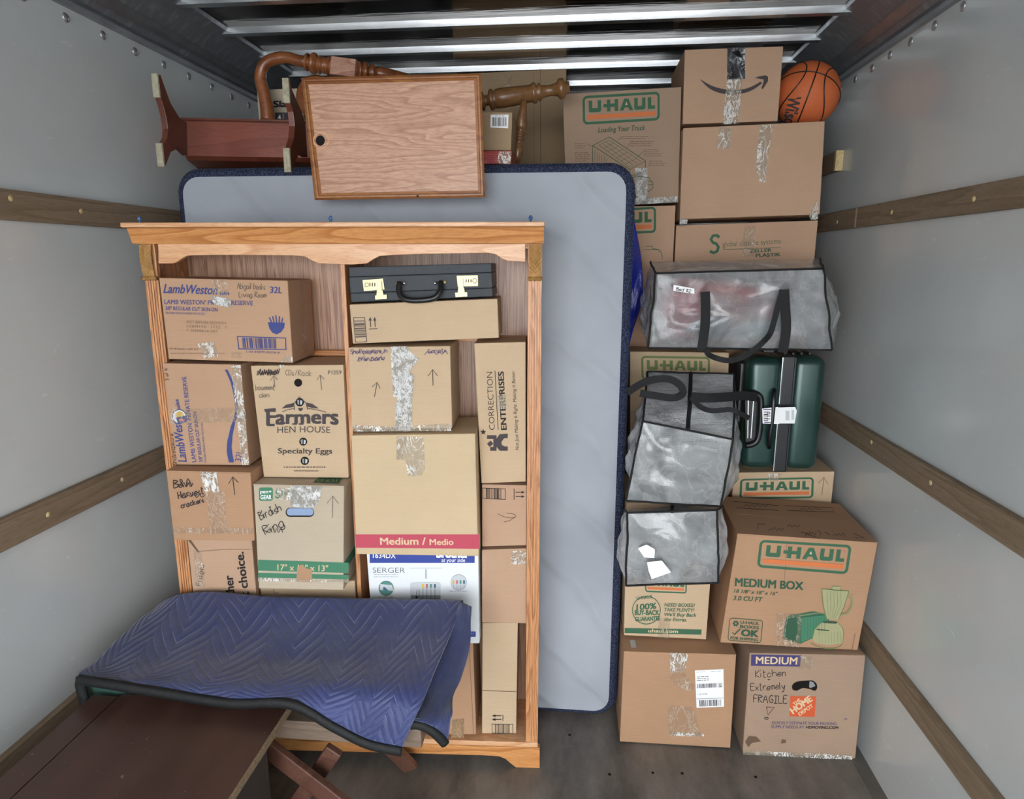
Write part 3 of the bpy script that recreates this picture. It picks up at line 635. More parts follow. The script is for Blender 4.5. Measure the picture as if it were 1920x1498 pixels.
# green bands running round its right side
for z0, z1 in ((1.0-21/40, 1.0), (6/40, 15/40)):
    h = lambda t, P: P[2].lerp(P[1], t*.205)
    vs = [h(z0, f), h(z1, f), h(z1, b), h(z0, b)]
    MB().add([v+pl.side*.0015 for v in vs], [(0, 1, 2, 3)]).build('side_band', I['band'], o, fix=False)

pl = C(.0); o, f, b = carton(pl, [(487, 1092.5), (665, 1089), (678, 1386), (512, 1383)], .2, CB['tan'], 'box with upside-down dark lettering under the green-banded file box', group=None)
p = Print(pl); p.text('uson', (640, 1091), (598, 1091), 11, 'slate', .02); p.text('lou', (542, 1091), (518, 1091), 10, 'dk', .0); p.write('L', (515, 1112), (524, 1110), 10, 'pen', 1); p.build('printed_graphics', o)

# --- right compartment
pl = C(.0); o, f, b = carton(pl, [(655, 571), (932.5, 560), (935.5, 635.5), (661.5, 646.5)], .18, CB['tan'], 'flat tan box with barcode frame and twin up arrows beneath the black briefcase', group=None)
BR = pl
p = Print(pl); p.frame([(662, 595), (684, 594.5), (688.5, 641.5), (666, 642.5)], 22, 48); p.rect(0, 0, 22, 1.3, 'dk'); p.rect(0, 46.7, 22, 48, 'dk'); p.rect(0, 0, 1.2, 48, 'dk'); p.rect(20.8, 0, 22, 48, 'dk'); p.bars(1.5, 6, 20.5, 40, 13, 'dk', False, 4); p.frame()
for x in (694, 702.5): p.line([(x+1, 613), (x, 598)], 1.6, 'dk'); p.poly([(x-3, 601), (x, 594), (x+3, 601)], 'dk')
p.line([(692, 617), (708, 616)], 1.5, 'dk'); p.build('printed_graphics', o)

pl = C(-.02); o, f, b = carton(pl, [(653.5, 651.6), (844, 648.8), (848, 813), (660, 814.8)], .2, CB['tan'], 'tan box with two pen arrows and a long crinkled tape patch, below the flat box', group=None)
p = Print(pl); p.write('Shakespeare in', (657, 663), (727, 661), 8, 'purple', 1.1); p.scribble(660, 656, 722, 664, 12, 'purple', 1); p.write('the park', (672, 677), (722, 675), 8, 'purple', 1.1); p.scribble(670, 669, 722, 676, 14, 'purple', 1)
p.write('Scripts', (802, 662), (838, 660), 7, 'purple', 1.1); p.scribble(796, 658, 840, 664, 9, 'purple', 1); p.arrow(702, 744, 707, 717, 10, 'pen', 1.1); p.arrow(812, 723, 811, 693, 12, 'pen', 1.1); p.build('handwriting', o)
tape(o, pl, [(732, 650), (763, 649), (767, 657), (785, 673), (768, 696), (777, 705), (773, 742), (772, 806), (741, 808), (741, 770), (745, 745), (737, 744)], T['foil']); tape(o, pl, [(662, 797), (740, 800), (845, 794), (846, 808), (661, 809)], 'white')

pl = C(-.045); o, f, b = carton(pl, [(658.5, 816.5), (892, 813), (898, 1038), (667.8, 1034)], .225, CB['light'], 'large light tan box with a red band printed MEDIUM, above the white box', shift=-.004)
p = Print(pl); p.frame([(666, 1002), (899, 1002), (899.5, 1029), (667.3, 1027)], 233, 26); p.rect(0, 0, 233, 26, 'red'); p.text('Medium /', (46, 19.5), (132, 19), 13.5, 'tan', .022); p.text('Medio', (139, 19.5), (184, 19), 11, 'tan', .02); p.frame(); p.line([(891, 813), (896, 1002)], .8, 'brown'); p.build('printed_graphics', o)
tape(o, pl, [(745, 818), (794, 820), (797, 879), (790, 892), (765, 892), (760, 862), (744, 862)], 'white'); tape(o, pl, [(742, 818), (760, 820), (758, 862), (742, 862)], 'clear')

pl = C(.022); o, f, b = carton(pl, [(888.8, 643.5), (985.5, 641), (986, 895.5), (902.5, 898.7)], .16, CB['tan'], 'narrow upright box with black sideways lettering and a star, beside the right stile', group=None)
p = Print(pl); p.text('CORRECTION', (928, 806), (923, 697), 11, 'black', -.008); p.text('ENTERPRISES', (950, 806), (944, 696), 10.5, 'black', .03); p.line([(934, 806), (928, 695)], 1.2, 'black'); p.text('Not Just Making It Right. Making It Better.', (973, 844), (965, 695), 6.5, 'black', 0, .2)
p.poly([(906+5*math.sin(k*math.pi/5)*(1 if k % 2 == 0 else .42)*1.2, 810-5*math.cos(k*math.pi/5)*(1 if k % 2 == 0 else .42)*1.2) for k in range(10)], 'black')
R = lambda *a: p.rect(*a, 'dk'); R(913, 816, 930, 823); R(919, 838, 931, 845); R(925, 816, 931, 845); p.poly([(913, 832), (920, 826), (925, 832), (918, 838)], 'dk')
p.ring([(952, 813), (952, 821), (946, 822), (940, 827), (938, 833), (941, 838), (952, 838), (952, 846)], [(938, 813), (934, 816), (931, 822), (930, 828), (930, 834), (932, 840), (936, 846), (944, 846)], 'dk') if False else p.poly([(952, 813), (952, 821), (945, 822), (940, 829), (941, 834), (946, 837), (952, 837), (952, 845), (937, 845), (931, 838), (931, 822), (937, 814)], 'dk'); p.build('printed_graphics', o)
tape(o, pl, [(933, 742), (948, 740), (950, 765), (935, 768)], 'white')

pl = C(.022); o, f, b = carton(pl, [(903.5, 908), (988, 910), (987, 1027), (904, 1029.5)], .185, CB['pink'], 'small tan box with a framed barcode, sideways arrows and a hand-drawn arrow', group=None)
p = Print(pl); p.frame([(905, 914.5), (948, 916), (948, 937), (905, 935)], 43, 21); p.rect(0, 0, 43, 1, 'black'); p.rect(0, 20, 43, 21, 'black'); p.rect(0, 0, 1, 21, 'black'); p.rect(42, 0, 43, 21, 'black'); p.bars(6, 1, 37, 20, 16, 'black', True, 9); p.frame()
for y in (923, 931): p.line([(967, y), (979, y)], 1.4, 'black'); p.poly([(978, y-2.5), (984, y), (978, y+2.5)], 'black')
p.line([(964, 916), (964, 937)], 1.2, 'black'); p.line(smooth2([(933, 963), (945, 969), (960, 971), (967, 968), (963, 964), (950, 962)]), 1, 'brown'); p.line([(945, 979), (956, 976), (967, 969)], 1, 'brown'); p.build('printed_graphics', o)
pl = C(.022); o, f, b = carton(pl, [(903.5, 1031), (987, 1028), (987, 1167), (903.5, 1165)], .185, CB['pink'], 'plain tan box with clear tape at its upper right, right of the white box', group=None)
tape(o, pl, [(960, 1033), (986, 1033), (986, 1058), (957, 1058)], 'white')
pl = C(.03); o, f, b = carton(pl, [(904.5, 1168), (971, 1167.8), (967.8, 1389.5), (903.7, 1389.5)], .17, CB['tan'], 'tall narrow tan box standing at the foot of the right stile', group=None)
p = Print(pl); p.frame([(922, 1357), (962, 1357.5), (962, 1376), (922, 1375)], 40, 19); p.rect(0, 0, 40, 1, 'black'); p.rect(0, 18, 40, 19, 'black'); p.rect(0, 0, 1, 19, 'black'); p.rect(39, 0, 40, 19, 'black'); p.bars(6, 1, 34, 18, 16, 'black', True, 5); p.frame()
for y in (1342, 1349): p.line([(928, y), (940, y)], 1.3, 'black'); p.poly([(929, y-2.5), (922, y), (929, y+2.5)], 'black')
p.line([(943, 1340), (943, 1352)], 1.2, 'black'); p.line([(904, 1295), (968, 1297)], .8, 'brown'); p.build('printed_graphics', o)

WB = simple('white_card', 'E6E9EC', .4, 0, .02, 6, .03).m
pl = C(-.01); o, f, b = carton(pl, [(687, 1036), (897, 1036), (899, 1204), (700, 1204)], .205, WB, 'white appliance box with blue header and machine picture, below the red-banded box', group=None, name='appliance_box')
p = Print(pl); p.rect(693, 1030, 890, 1055.5, 'blue'); p.text('1634DX', (699, 1046), (742, 1046.5), 9, 'white', .01); p.text('brother', (818, 1045), (880, 1045.5), 16, 'white', .05); p.text('at your side', (828, 1053.5), (872, 1053.5), 7, 'white', .005)
p.text('SERGER', (699, 1074), (759, 1074), 10, 'dk', -.015); p.lines(701, 1077, 749, 2, 4, 'grey', .7)
p.circ(724, 1103, 14, 'teal'); p.circ(724, 1103, 14, 'dk', .8); p.poly([(713, 1095), (735, 1097), (738, 1108), (712, 1106)], 'lgrey'); p.poly([(719, 1100), (722, 1101), (729, 1108), (718, 1106)], 'slate')
p.circ(860, 1092, 15, 'lgrey'); p.circ(860, 1092, 15, 'grey', .7)
for i, cc in enumerate(('yellow', 'rose', 'teal', 'slate')):
    p.rect(848.5+i*6.6, 1088, 852+i*6.6, 1094.5, cc); p.line([(850.3+i*6.6, 1095), (850.3+i*6.6, 1104)], .6, 'grey')
p.line([(768, 1065.5), (830, 1065.5)], .9, 'lgrey'); p.line([(798.5, 1067), (798.5, 1085)], 1.2, 'dk')
p.rrect(769, 1092, 826, 1124, 5, None, 'lgrey'); p.rect(771, 1116, 826, 1125, 'grey')
for i, cc in enumerate(('yellow', 'rose', 'teal', 'slate')):
    p.rect(791+i*7.5, 1095, 795+i*7.5, 1102, cc); p.line([(793+i*7.5, 1103), (793+i*7.5, 1123)], .8, 'dk')
p.line([(781, 1118), (781, 1108), (786, 1106), (786, 1120)], 1, 'dk'); p.rect(779, 1118, 783, 1122, 'black'); p.lines(843, 1108, 884, 1, 4, 'grey', .9, 6); p.lines(709, 1119, 742, 1, 4, 'grey', 1, 9)
p.rect(870, 1184, 892, 1194, 'blue'); p.lines(880, 1186.5, 889, 2, 3, 'white', 1); p.build('printed_graphics', o)
pl = C(.01); o, f, b = carton(pl, [(700, 1206), (886.7, 1206), (893, 1390), (720, 1390)], .2, CB['brown'], 'brown box at the bottom of the bookcase half hidden by the hanging blanket', group=None)
tape(o, pl, [(848, 1350), (870, 1347), (870, 1383), (846, 1383)], T['brown']); p = Print(pl); p.line([(880, 1216), (888, 1380)], .8, 'brown'); p.build('crease', o)
# low loads seen only above the blanket: boxes carrying the left column
# --- briefcase
leather = simple('black_leatherette', '3A3F45', .45, 0, .08, 120, .35).m
pl = C(.015); t0, t1, t2, t3 = [(653.5, 501), (921, 493.5), (924, 556), (658, 567)]
br = empty('briefcase', tuple(pl.at(790, 562)), 'black leatherette briefcase with brass combination locks lying on the flat box', 'briefcase')
f = [pl.at(*c) for c in (t0, t1, t2, t3)]; 
def strip(v0, v1, d0, d1): return [f[0].lerp(f[3], v0)+pl.back*d0, f[1].lerp(f[2], v0)+pl.back*d0, f[1].lerp(f[2], v1)+pl.back*d0, f[0].lerp(f[3], v1)+pl.back*d0], [f[0].lerp(f[3], v0)+pl.back*d1, f[1].lerp(f[2], v0)+pl.back*d1, f[1].lerp(f[2], v1)+pl.back*d1, f[0].lerp(f[3], v1)+pl.back*d1]
MB().hexa(*strip(.0, .275, 0, .2)).build('lid', leather, br, bevel=.004); MB().hexa(*strip(.28, .735, -.002, .2)).build('body', leather, br, bevel=.003); MB().hexa(*strip(.74, 1.0, 0, .2)).build('base_shell', leather, br, bevel=.004)
for quad, latch, foot, fl_ in (([(679.5, 525), (718, 522), (721, 543), (682, 546)], (708, 527, 715, 545), [(703, 554), (725, 552), (725.5, 560.5), (703.5, 562)], 0), ([(856, 516.5), (896, 516), (896.5, 536.5), (858, 537.5)], (860, 522, 868, 540), [(853, 548.5), (876, 547.5), (876.5, 556), (854, 557.5)], 1)):
    MB().hexa([pl.at(*c, .006) for c in quad], [pl.at(*c, .001) for c in quad]).build('lock_plate', GOLD, br, bevel=.0008)
    lk = MB().hexa([pl.at(x, y, .012) for x, y in ((latch[0], latch[1]), (latch[2], latch[1]), (latch[2]+1, latch[3]), (latch[0]-1, latch[3]))], [pl.at(x, y, .005) for x, y in ((latch[0], latch[1]), (latch[2], latch[1]), (latch[2]+1, latch[3]), (latch[0]-1, latch[3]))])
    lk.hexa([pl.at(*c, .008) for c in foot], [pl.at(*c, .001) for c in foot]); x = (latch[0]+latch[2])/2
    lk.hexa([pl.at(x-5, latch[3]-1, .010), pl.at(x+6, latch[3]-1, .010), pl.at(x+8, foot[0][1]+2, .010), pl.at(x-6, foot[0][1]+2, .010)], [pl.at(x-5, latch[3]-1, .004), pl.at(x+6, latch[3]-1, .004), pl.at(x+8, foot[0][1]+2, .004), pl.at(x-6, foot[0][1]+2, .004)])
    lk.build('latch', GOLD, br, bevel=.0006)
    d = Print(Plane(tuple(pl.p + pl.n*.0065), 3.2)); x0 = quad[0][0]+(13 if not fl_ else 17); y = quad[0][1]
    for k in range(3): d.rect(x0+k*4.6, y+(5 if not fl_ else 7), x0+1.8+k*4.6, y+(12 if not fl_ else 13), 'dk')
    if fl_: d.circ(quad[1][0]-6, y+10, 4.5, 'dk', 1)
    else: d.rrect(684, 530, 691, 538, 1.5, .8, 'dk')
    d.build('dial', br)
hp = [(749, 529), (748, 545), (753, 556), (765, 562.5), (790, 563), (814, 559), (824, 549), (827, 540), (826, 528)]
hp = smooth2(hp); MB().tube([pl.at(a, b, .012+.022*math.sin(math.pi*i/(len(hp)-1))) for i, (a, b) in enumerate(hp)], [.0075]+[.0088]*(len(hp)-2)+[.0075], 12).build('handle', BLKP, br, True)
for a, b, s_ in ((745, 532, 1), (758, 531, 0), (816, 531, 0), (834, 529, 1)):
    MB().lathe(pl.at(a, b, .001), pl.at(a, b, .014), [(0, .006), (.6, .006), (1, .003)], 12).build('handle_mount', GOLD if s_ else CHROME, br, True)

# ================================================================== RIGHT-HAND STACK
UB = 2.72
pl = PY(2.70); o, f, b = carton(pl, [(1054.7, 176), (1278, 162.7), (1272, 381.8), (1062, 388)], .33, CB['dull'], 'box with green-framed logo and truck-loading diagram, above the mattress corner', group=None)
p = Print(pl); uhaul(p, [(1092, 180), (1237, 171.5), (1237, 225.5), (1093, 234)]); p.text('Loading Your Truck', (1121.5, 248.5), (1210, 243.5), 9.5, 'dgreen', .015, .25)
s4_ = .1602; O = lambda x, y: (1040+x*s4_, 160+y*s4_)
tl = lambda pts, w_=.9: p.line([O(*q) for q in pts], w_, 'dgreen')
tl([(445, 900), (445, 705), (640, 605), (1065, 885), (1065, 965)], 1.3); tl([(445, 705), (880, 985), (880, 1300)], 1.3); tl([(880, 985), (1065, 885)]); tl([(520, 700), (640, 640), (1010, 890), (880, 960), (520, 700)], .7)
for k in range(1, 7):
    t = k/7; a0 = Vector((520, 700)).lerp(Vector((880, 960)), t); b0 = Vector((640, 640)).lerp(Vector((1010, 890)), t); tl([tuple(a0), tuple(b0)], .6)
for t in (.33, .66):
    a0 = Vector((520, 700)).lerp(Vector((640, 640)), t); b0 = Vector((880, 960)).lerp(Vector((1010, 890)), t); tl([tuple(a0), tuple(b0)], .6)
for k in range(6): tl([(470+k*28, 760+k*18), (470+k*28, 895)], .6)
tl([(880, 1100), (950, 1060), (1100, 1080), (1150, 1140), (1150, 1200), (1090, 1250)], 1.2); tl([(900, 1060), (1065, 1000)], .8); tl([(1090, 1120), (1145, 1130)]); tl([(1095, 1160), (1150, 1165)])
p.circ(*O(915, 1295), 6.5, 'dgreen', 2.6, 8.5)
for x, y, n_, w_ in ((235, 680, 3, 130), (235, 785, 5, 175), (775, 595, 2, 370), (885, 655, 3, 310), (1045, 750, 4, 225), (1100, 885, 3, 215)):
    q0 = O(x, y); p.lines(q0[0], q0[1], q0[0]+w_*s4_, n_, 3.9, 'brown', 1.0, x)
tl([(775, 605), (735, 655)], .6); tl([(885, 665), (845, 735)], .6); tl([(1045, 765), (960, 850)], .6); tl([(385, 685), (440, 710)], .6)
p.build('printed_graphics', o)
tape(o, pl, [(1191, 315), (1214, 315), (1214.5, 379), (1192, 381)], T['foil']); tape(o, pl, [(1181, 379), (1192, 381), (1215, 371), (1271, 368), (1271, 379), (1184, 384)], T['foil'], 'bottom_tape')

pl = PY(2.68); o, f, b = carton(pl, [(1284, 93), (1469, 86.6), (1458, 230.7), (1280, 236.5)], .36, CB['pink'], 'cardboard box with a curved black smile arrow, topmost of the right-hand stack', group=None)
p = Print(pl); up_ = smooth2([(1313, 148.5), (1333, 160), (1352, 166), (1372, 168.5), (1395, 167), (1412, 161), (1426, 153)]); dn = smooth2([(1313, 149.5), (1330, 166), (1350, 174.5), (1372, 177), (1397, 174), (1414, 167), (1429, 156)])
n_ = len(up_); p.raw(up_+dn, [(i, i+1, n_+i+1, n_+i) for i in range(n_-1)], 'dk')
p.poly([(1415, 146), (1424, 143), (1435, 141), (1440, 143.5), (1440, 152), (1435, 160), (1430, 167.5), (1427.5, 165), (1431, 156), (1432, 149), (1425, 148)], 'dk'); p.build('printed_graphics', o)
tape(o, pl, [(1364, 90), (1397, 88.5), (1397, 148), (1363, 149)], T['black'], 'black_tape'); tape(o, pl, [(1369, 98), (1386, 94), (1392, 110), (1382, 125), (1390, 146), (1370, 146), (1376, 120)], 'foil'); tape(o, pl, [(1363, 149), (1392, 148), (1384, 232), (1355, 233)], 'white')

pl = PY(2.66); o, f, b = carton(pl, [(1281, 240), (1547, 227), (1536, 412), (1274, 421)], .36, CB['pink'], 'large plain tan box carrying the basketball and the smile-arrow box', group=None)
PLB = o
tape(o, pl, [(1349, 239), (1372, 238), (1367, 279), (1344, 278)], 'white'); tape(o, pl, [(1426, 234), (1449, 233), (1441, 290), (1435, 342), (1424, 341), (1418, 318), (1420, 280)], 'white'); tape(o, pl, [(1516, 405), (1532, 375), (1534, 411), (1520, 412)], 'white', 'corner_tape'); tape(o, pl, [(1275, 411), (1290, 412), (1288, 420), (1274, 421)], T['foil'], 'corner_tape')
pl = PY(2.73); o, f, b = carton(pl, [(1268, 422.5), (1534, 413), (1479, 1000), (1239, 1000)], .34, CB['pink'], 'tan box with green looping S emblem, under the large plain box', floor=True)
p = Print(pl); p.line([(1349, 445), (1344, 441), (1337, 442), (1333, 449), (1337, 455), (1343, 457), (1347, 463), (1345, 471), (1338, 474), (1331, 471)], 5.5, 'olive' if False else 'green'); 
p.text('global closure systems', (1355, 463), (1464, 456.5), 10, 'olive' if False else 'dgreen', -.01); p.line([(1356, 468), (1464, 464)], .9, 'dgreen'); p.text('ZELLER', (1406, 474), (1447, 471.5), 6, 'dgreen', .03); p.text('PLASTIK', (1417, 482), (1464, 480), 6.5, 'dgreen', .03); p.build('printed_graphics', o)
tape(o, pl, [(1394, 424), (1417, 423), (1414, 480), (1393, 482)])
pl = PY(2.70); o, f, b = carton(pl, [(1066, 389), (1267, 385), (1237, 1000), (1056, 1000)], .36, CB['pink'], 'box showing only the right end of a green-framed logo beside the blue tarpaulin', floor=True)
p = Print(pl); uhaul(p, [(1090, 396), (1230, 387), (1230, 436.5), (1092, 442)]); p.line(smooth2([(1212, 462), (1223, 462), (1223, 466), (1235, 468), (1240, 474), (1242, 486)]), 1, 'sage' if False else 'dgreen'); p.line([(1207, 468), (1235, 468), (1236, 474)], 1, 'dgreen'); p.build('printed_graphics', o)
# basketball
bc = atY(1512, 172, 2.80); bc = EYE + ray(1512, 172)*(2.80/ray(1512, 172).y)
BRD = .118; zt_ = max((PLB.matrix_world @ v.co).z for v in PLB.data.vertices)
bx = atY(1513, 172, 2.79); bc = Vector((bx.x, 2.79, zt_+BRD+.001))
bm = bmesh.new(); bmesh.ops.create_uvsphere(bm, u_segments=48, v_segments=32, radius=BRD); me = bpy.data.meshes.new('basketball'); bm.to_mesh(me); bm.free()
mbk = M('pebbled_orange_rubber', 'C8683A', .6, spec=.35); vv = mbk.N('TexVoronoi'); vv.inputs['Scale'].default_value = 260; mbk.L(mbk.co(), vv.inputs['Vector']); mbk.color(mbk.mix(mbk.ramp(mbk.noise(mbk.co(), 9, 5, .7), [(.5, 0.0), (.75, .6)]), 'CC6A3C', '9E5A30')); mbk.bump(vv.outputs['Distance'], .3, .002)
ball = link('basketball', me, mbk.m, None, True); ball.location = bc; ball.matrix_world = Matrix.Translation(bc); tag(ball, 'orange basketball with black seams resting on the large plain box', 'ball')
tv = (EYE-bc).normalized(); rgt = Vector((0, 0, 1)).cross(tv).normalized() ; upv = tv.cross(rgt)
def bdir(px, py):                      # direction on the ball for a spot given as offsets from its centre (-1..1)
    x, y = px, py; z = math.sqrt(max(0, 1-x*x-y*y)); return rgt*x + upv*y + tv*z
pole = bdir(.22, .62); e1 = bdir(-.62, .2).cross(pole).normalized(); e1 = pole.orthogonal().normalized(); 
q1 = (bdir(-.25, -.9) - pole*bdir(-.25, -.9).dot(pole)).normalized(); q2 = pole.cross(q1)
sm = MB()
def circle3(fn, n=72): sm.tube([bc+fn(2*math.pi*k/n)*(BRD+.0004) for k in range(n+1)], .0024, 6)
circle3(lambda a: pole*math.cos(a)+q1*math.sin(a)); circle3(lambda a: pole*math.cos(a)+q2*math.sin(a))
for s_ in (1, -1):
    def fn(a, s_=s_):
        v_ = q1*math.cos(a)*.82 + pole*math.sin(a)*.9 + q2*s_*(.50+.22*math.cos(2*a)); return v_.normalized()
    circle3(fn)
sm.build('seam', BLKP, ball, True)
cu = bpy.data.curves.new('t', 'FONT'); cu.body = 'Wilson'; cu.offset = 0; cu.shear = .2; ot = bpy.data.objects.new('t', cu); COL.objects.link(ot); bpy.context.view_layer.update()
me = bpy.data.meshes.new_from_object(ot.evaluated_get(bpy.context.evaluated_depsgraph_get())); vs = [v.co.copy() for v in me.vertices]; fs = [tuple(p_.vertices) for p_ in me.polygons]; bpy.data.objects.remove(ot)
xb = max(v.x for v in vs); out = []; f0 = list(fs); n0 = len(vs); fs = [tuple(i+n0*k for i in f_) for k in range(5) for f_ in f0]; vs = [v+Vector((dx, dy, 0)) for dx, dy in ((0, 0), (.03, .02), (-.03, .02), (.03, -.02), (-.03, -.02)) for v in vs]
for v in vs:
    u = v.x/xb; h_ = v.y/.7; x = -.40-.50*u*.35+h_*.30; y = .02-.98*u+h_*-.02; x = -.52 - .12*u + h_*.38; d = bdir(x, y) if x*x+y*y < .98 else bdir(x*.9, y*.9); out.append(bc+d.normalized()*(BRD+.0016))
MB().add(out, fs).build('lettering', I['dk'], ball, fix=False)
# --- lower right
pl = PY(2.11, 1.0); o, f, b = carton(pl, [(1169.5, 1222.6), (1380.5, 1228.7), (1371, 1382), (1162.5, 1375)], .36, CB['brown'], 'brown box on the floor with a white shipping label, beside the mattress foot', floor=True, flaps=True)
BOXA = (o, f, b)
p = Print(pl); p.poly([(1303, 1257), (1356.5, 1254.5), (1357.5, 1325), (1306, 1327)], 'white'); p.frame([(1303, 1257), (1356.5, 1254.5), (1357.5, 1325), (1306, 1327)], 54, 71)
p.lines(2, 3, 20, 1, 3, 'grey', .7); p.lines(30, 3, 50, 1, 3, 'grey', .7, 8); p.lines(3, 12, 30, 3, 3.4, 'dk', .9, 5); p.bars(3, 26, 40, 34, 22, 'dk', True, 3); p.rrect(43, 26, 51, 34, .5, .8, 'dk'); p.text('G', (45, 33), (49.5, 33), 5.5, 'dk', .02); p.text('P  302 157 984', (3, 47), (22, 47), 2.6, 'dk'); p.rect(1, 54, 53, 54.6, 'dk'); p.bars(6, 57, 49, 69, 18, 'dk', True, 12); p.frame()
p.build('shipping_label', o, 'white shipping label with barcodes')
tape(o, pl, [(1256, 1224), (1290, 1225), (1284, 1262), (1257, 1258)], 'white'); tape(o, pl, [(1257, 1258), (1284, 1262), (1307, 1290), (1290, 1295), (1256, 1280)], 'clear'); tape(o, pl, [(1252, 1322), (1300, 1326), (1316, 1380), (1255, 1378)], 'clear'); tape(o, pl, [(1255, 1372), (1320, 1376), (1320, 1382), (1255, 1379)], 'white', 'bottom_tape')
q = Top(f[0].z+.003); p = Print(q); p.poly([(1181, 1200), (1228, 1201), (1236, 1215), (1184, 1214)], 'lgrey'); p.lines(1186, 1203, 1228, 3, 4, 'grey', .8); p.build('lid_label', o)
pl = PY(2.085, 1.5); o, f, b = carton(pl, [(1405.8, 1224.5), (1623, 1229), (1603.5, 1425), (1391.7, 1418.6)], .36, CB['dull'], 'moving box on the floor with MEDIUM banner, orange square logo and fragile note', floor=True)
HDB = (o, f, b)
p = Print(pl); p.frame([(1408.5, 1227), (1502, 1229), (1500, 1250), (1408, 1248)], 94, 21); p.rect(0, 0, 94, 21, 'purple'); p.text('MEDIUM', (9, 17), (88, 17), 13.5, 'tan', .02); p.frame()
p.frame([(1482, 1305), (1530, 1306), (1527.5, 1344), (1480.5, 1343)], 47, 38); p.rect(0, 0, 47, 38, 'dor'); p.text('THE', (8, 18), (20, 8), 6, 'tan', .03); p.text('HOME', (6, 34), (42, 7), 12, 'tan', .045); p.text('DEPOT', (19, 37), (44, 19), 7, 'tan', .03); p.frame()
p.text('QUICKLY ESTIMATE YOUR PACKING', (1447, 1357.5), (1569, 1359.5), 5.2, 'purple', .005); p.text('SUPPLY NEEDS AT', (1446, 1365), (1508, 1366), 5.2, 'purple', .005); p.text('HDMOVING.COM', (1511, 1366), (1572, 1367), 5.2, 'black', .03)
p.poly([(1427, 1390), (1418, 1381), (1404, 1380), (1397, 1391), (1403, 1401), (1410, 1393)], 'stain'); p.poly([(1466, 1386), (1474, 1387), (1473, 1393), (1464, 1394)], 'stain'); p.text('>', (1583, 1351), (1589, 1351), 6, 'purple'); p.build('printed_graphics', o)
p = Print(pl); p.write('Kitchen', (1417, 1270), (1475, 1267), 13, 'pen', 1.2); p.write('+', (1439, 1275), (1446, 1275), 5, 'pen', 1.1); p.write('Extremely', (1408, 1295), (1474, 1292), 13, 'pen', 1.2, 6); p.write('FRAGILE', (1413, 1317), (1478, 1319), 14, 'pen', 1.3, 9); p.line([(1437, 1326), (1452, 1326), (1440, 1341), (1437, 1326)], 1.2, 'pen'); p.circ(1437, 1347, 4, 'pen', 1.2, 2.5); p.build('handwriting', o)
p = Print(pl); p.poly(smooth2([(1486, 1293), (1485, 1286), (1490, 1280), (1500, 1277), (1514, 1276), (1524, 1276), (1531, 1282), (1532, 1290), (1528, 1295), (1518, 1292), (1505, 1290), (1494, 1295), (1486, 1293)])[:-1], 'hole'); p.poly([(1518, 1277), (1525, 1279), (1529, 1286), (1520, 1290), (1517, 1288)], 'grey'); p.build('hand_slot', o)
tape(o, pl, [(1497, 1230), (1522, 1231), (1521, 1256), (1497, 1254)]); tape(o, pl, [(1393, 1407), (1560, 1414), (1600, 1418), (1600, 1424), (1392, 1418)], 'white', 'bottom_tape')
pl = PY(2.11, 3.0, X=.5); o, f, b = carton(pl, [(1382.8, 1002), (1645.5, 1019), (1608, 1221.5), (1350, 1207)], .36, CB['brown'], 'large box with green-framed logo, blender and toaster drawing, top box beside the right wall', flaps=True, shift=.03)
MBX = (o, f, b)
p = Print(pl); uhaul(p, [(1425, 1012), (1597.5, 1022), (1589, 1077), (1419, 1063.5)])
p.text('MEDIUM BOX', (1377.5, 1098.5), (1506, 1106), 15, 'dgreen', .035); p.text('18 1/8" x 18" x 16"', (1376, 1111), (1458, 1116.5), 6.5, 'dgreen', .02, .2); p.text('3.0 CU FT', (1374, 1125), (1430, 1128.5), 8.5, 'dgreen', .025, .2)
p.frame([(1368, 1158), (1431, 1163), (1427, 1206), (1364, 1201)], 63, 43); p.rrect(0, 0, 63, 43, 6, 1.3, 'dgreen')
for a in range(6): p.circ(12.5+3.6*math.cos(a*1.05), 10+3.6*math.sin(a*1.05), 2, 'dgreen')
p.text('U-HAUL', (21, 9.5), (57, 9.5), 5.5, 'dgreen', .03); p.text('BOXES', (21, 17.5), (57, 17.5), 5.5, 'dgreen', .03); p.line([(8, 27), (12, 31), (22, 19)], 2.2, 'dgreen'); p.text('OK', (24, 32), (57, 32), 12, 'dgreen', .05); p.text('FOR SHIPPING', (5, 40), (57, 40), 5, 'dgreen', .03); p.frame()
s6 = 300/1872; O = lambda x, y: (1360+x*s6, 990+y*s6)
PG = lambda pts, m: p.poly([O(*q) for q in pts], m); LN = lambda pts, m='olive', w_=1: p.line([O(*q) for q in pts], w_, m)
PG([(675, 1290), (690, 1150), (710, 1050), (760, 1012), (840, 1010), (1020, 975), (1215, 1010), (1210, 1230), (1060, 1270), (880, 1355), (780, 1330)], 'green')
PG([(700, 1280), (712, 1160), (735, 1060), (830, 1040), (850, 1180), (820, 1310), (760, 1310)], 'dgreen'); PG([(890, 1050), (1200, 1020), (1200, 1225), (1060, 1262), (890, 1335)], 'olive' if False else 'band'); LN([(860, 1030), (1100, 990), (1190, 1015)], 'lgreen', 1.2); LN([(880, 1045), (1160, 1010)], 'dgreen', 1.2)
for k in range(8): LN([(930+k*33, 1060-k*3), (930+k*33, 1305-k*14)], 'green', .7)
PG([(1130, 715), (1445, 740), (1390, 920), (1325, 1075), (1190, 1065), (1150, 900)], 'sage'); LN([(1130, 715), (1145, 900), (1185, 1060)], 'olive', 1.3); LN([(1445, 740), (1390, 920), (1320, 1075)], 'olive', 1.3); LN([(1125, 712), (1450, 738)], 'olive', 1.6)
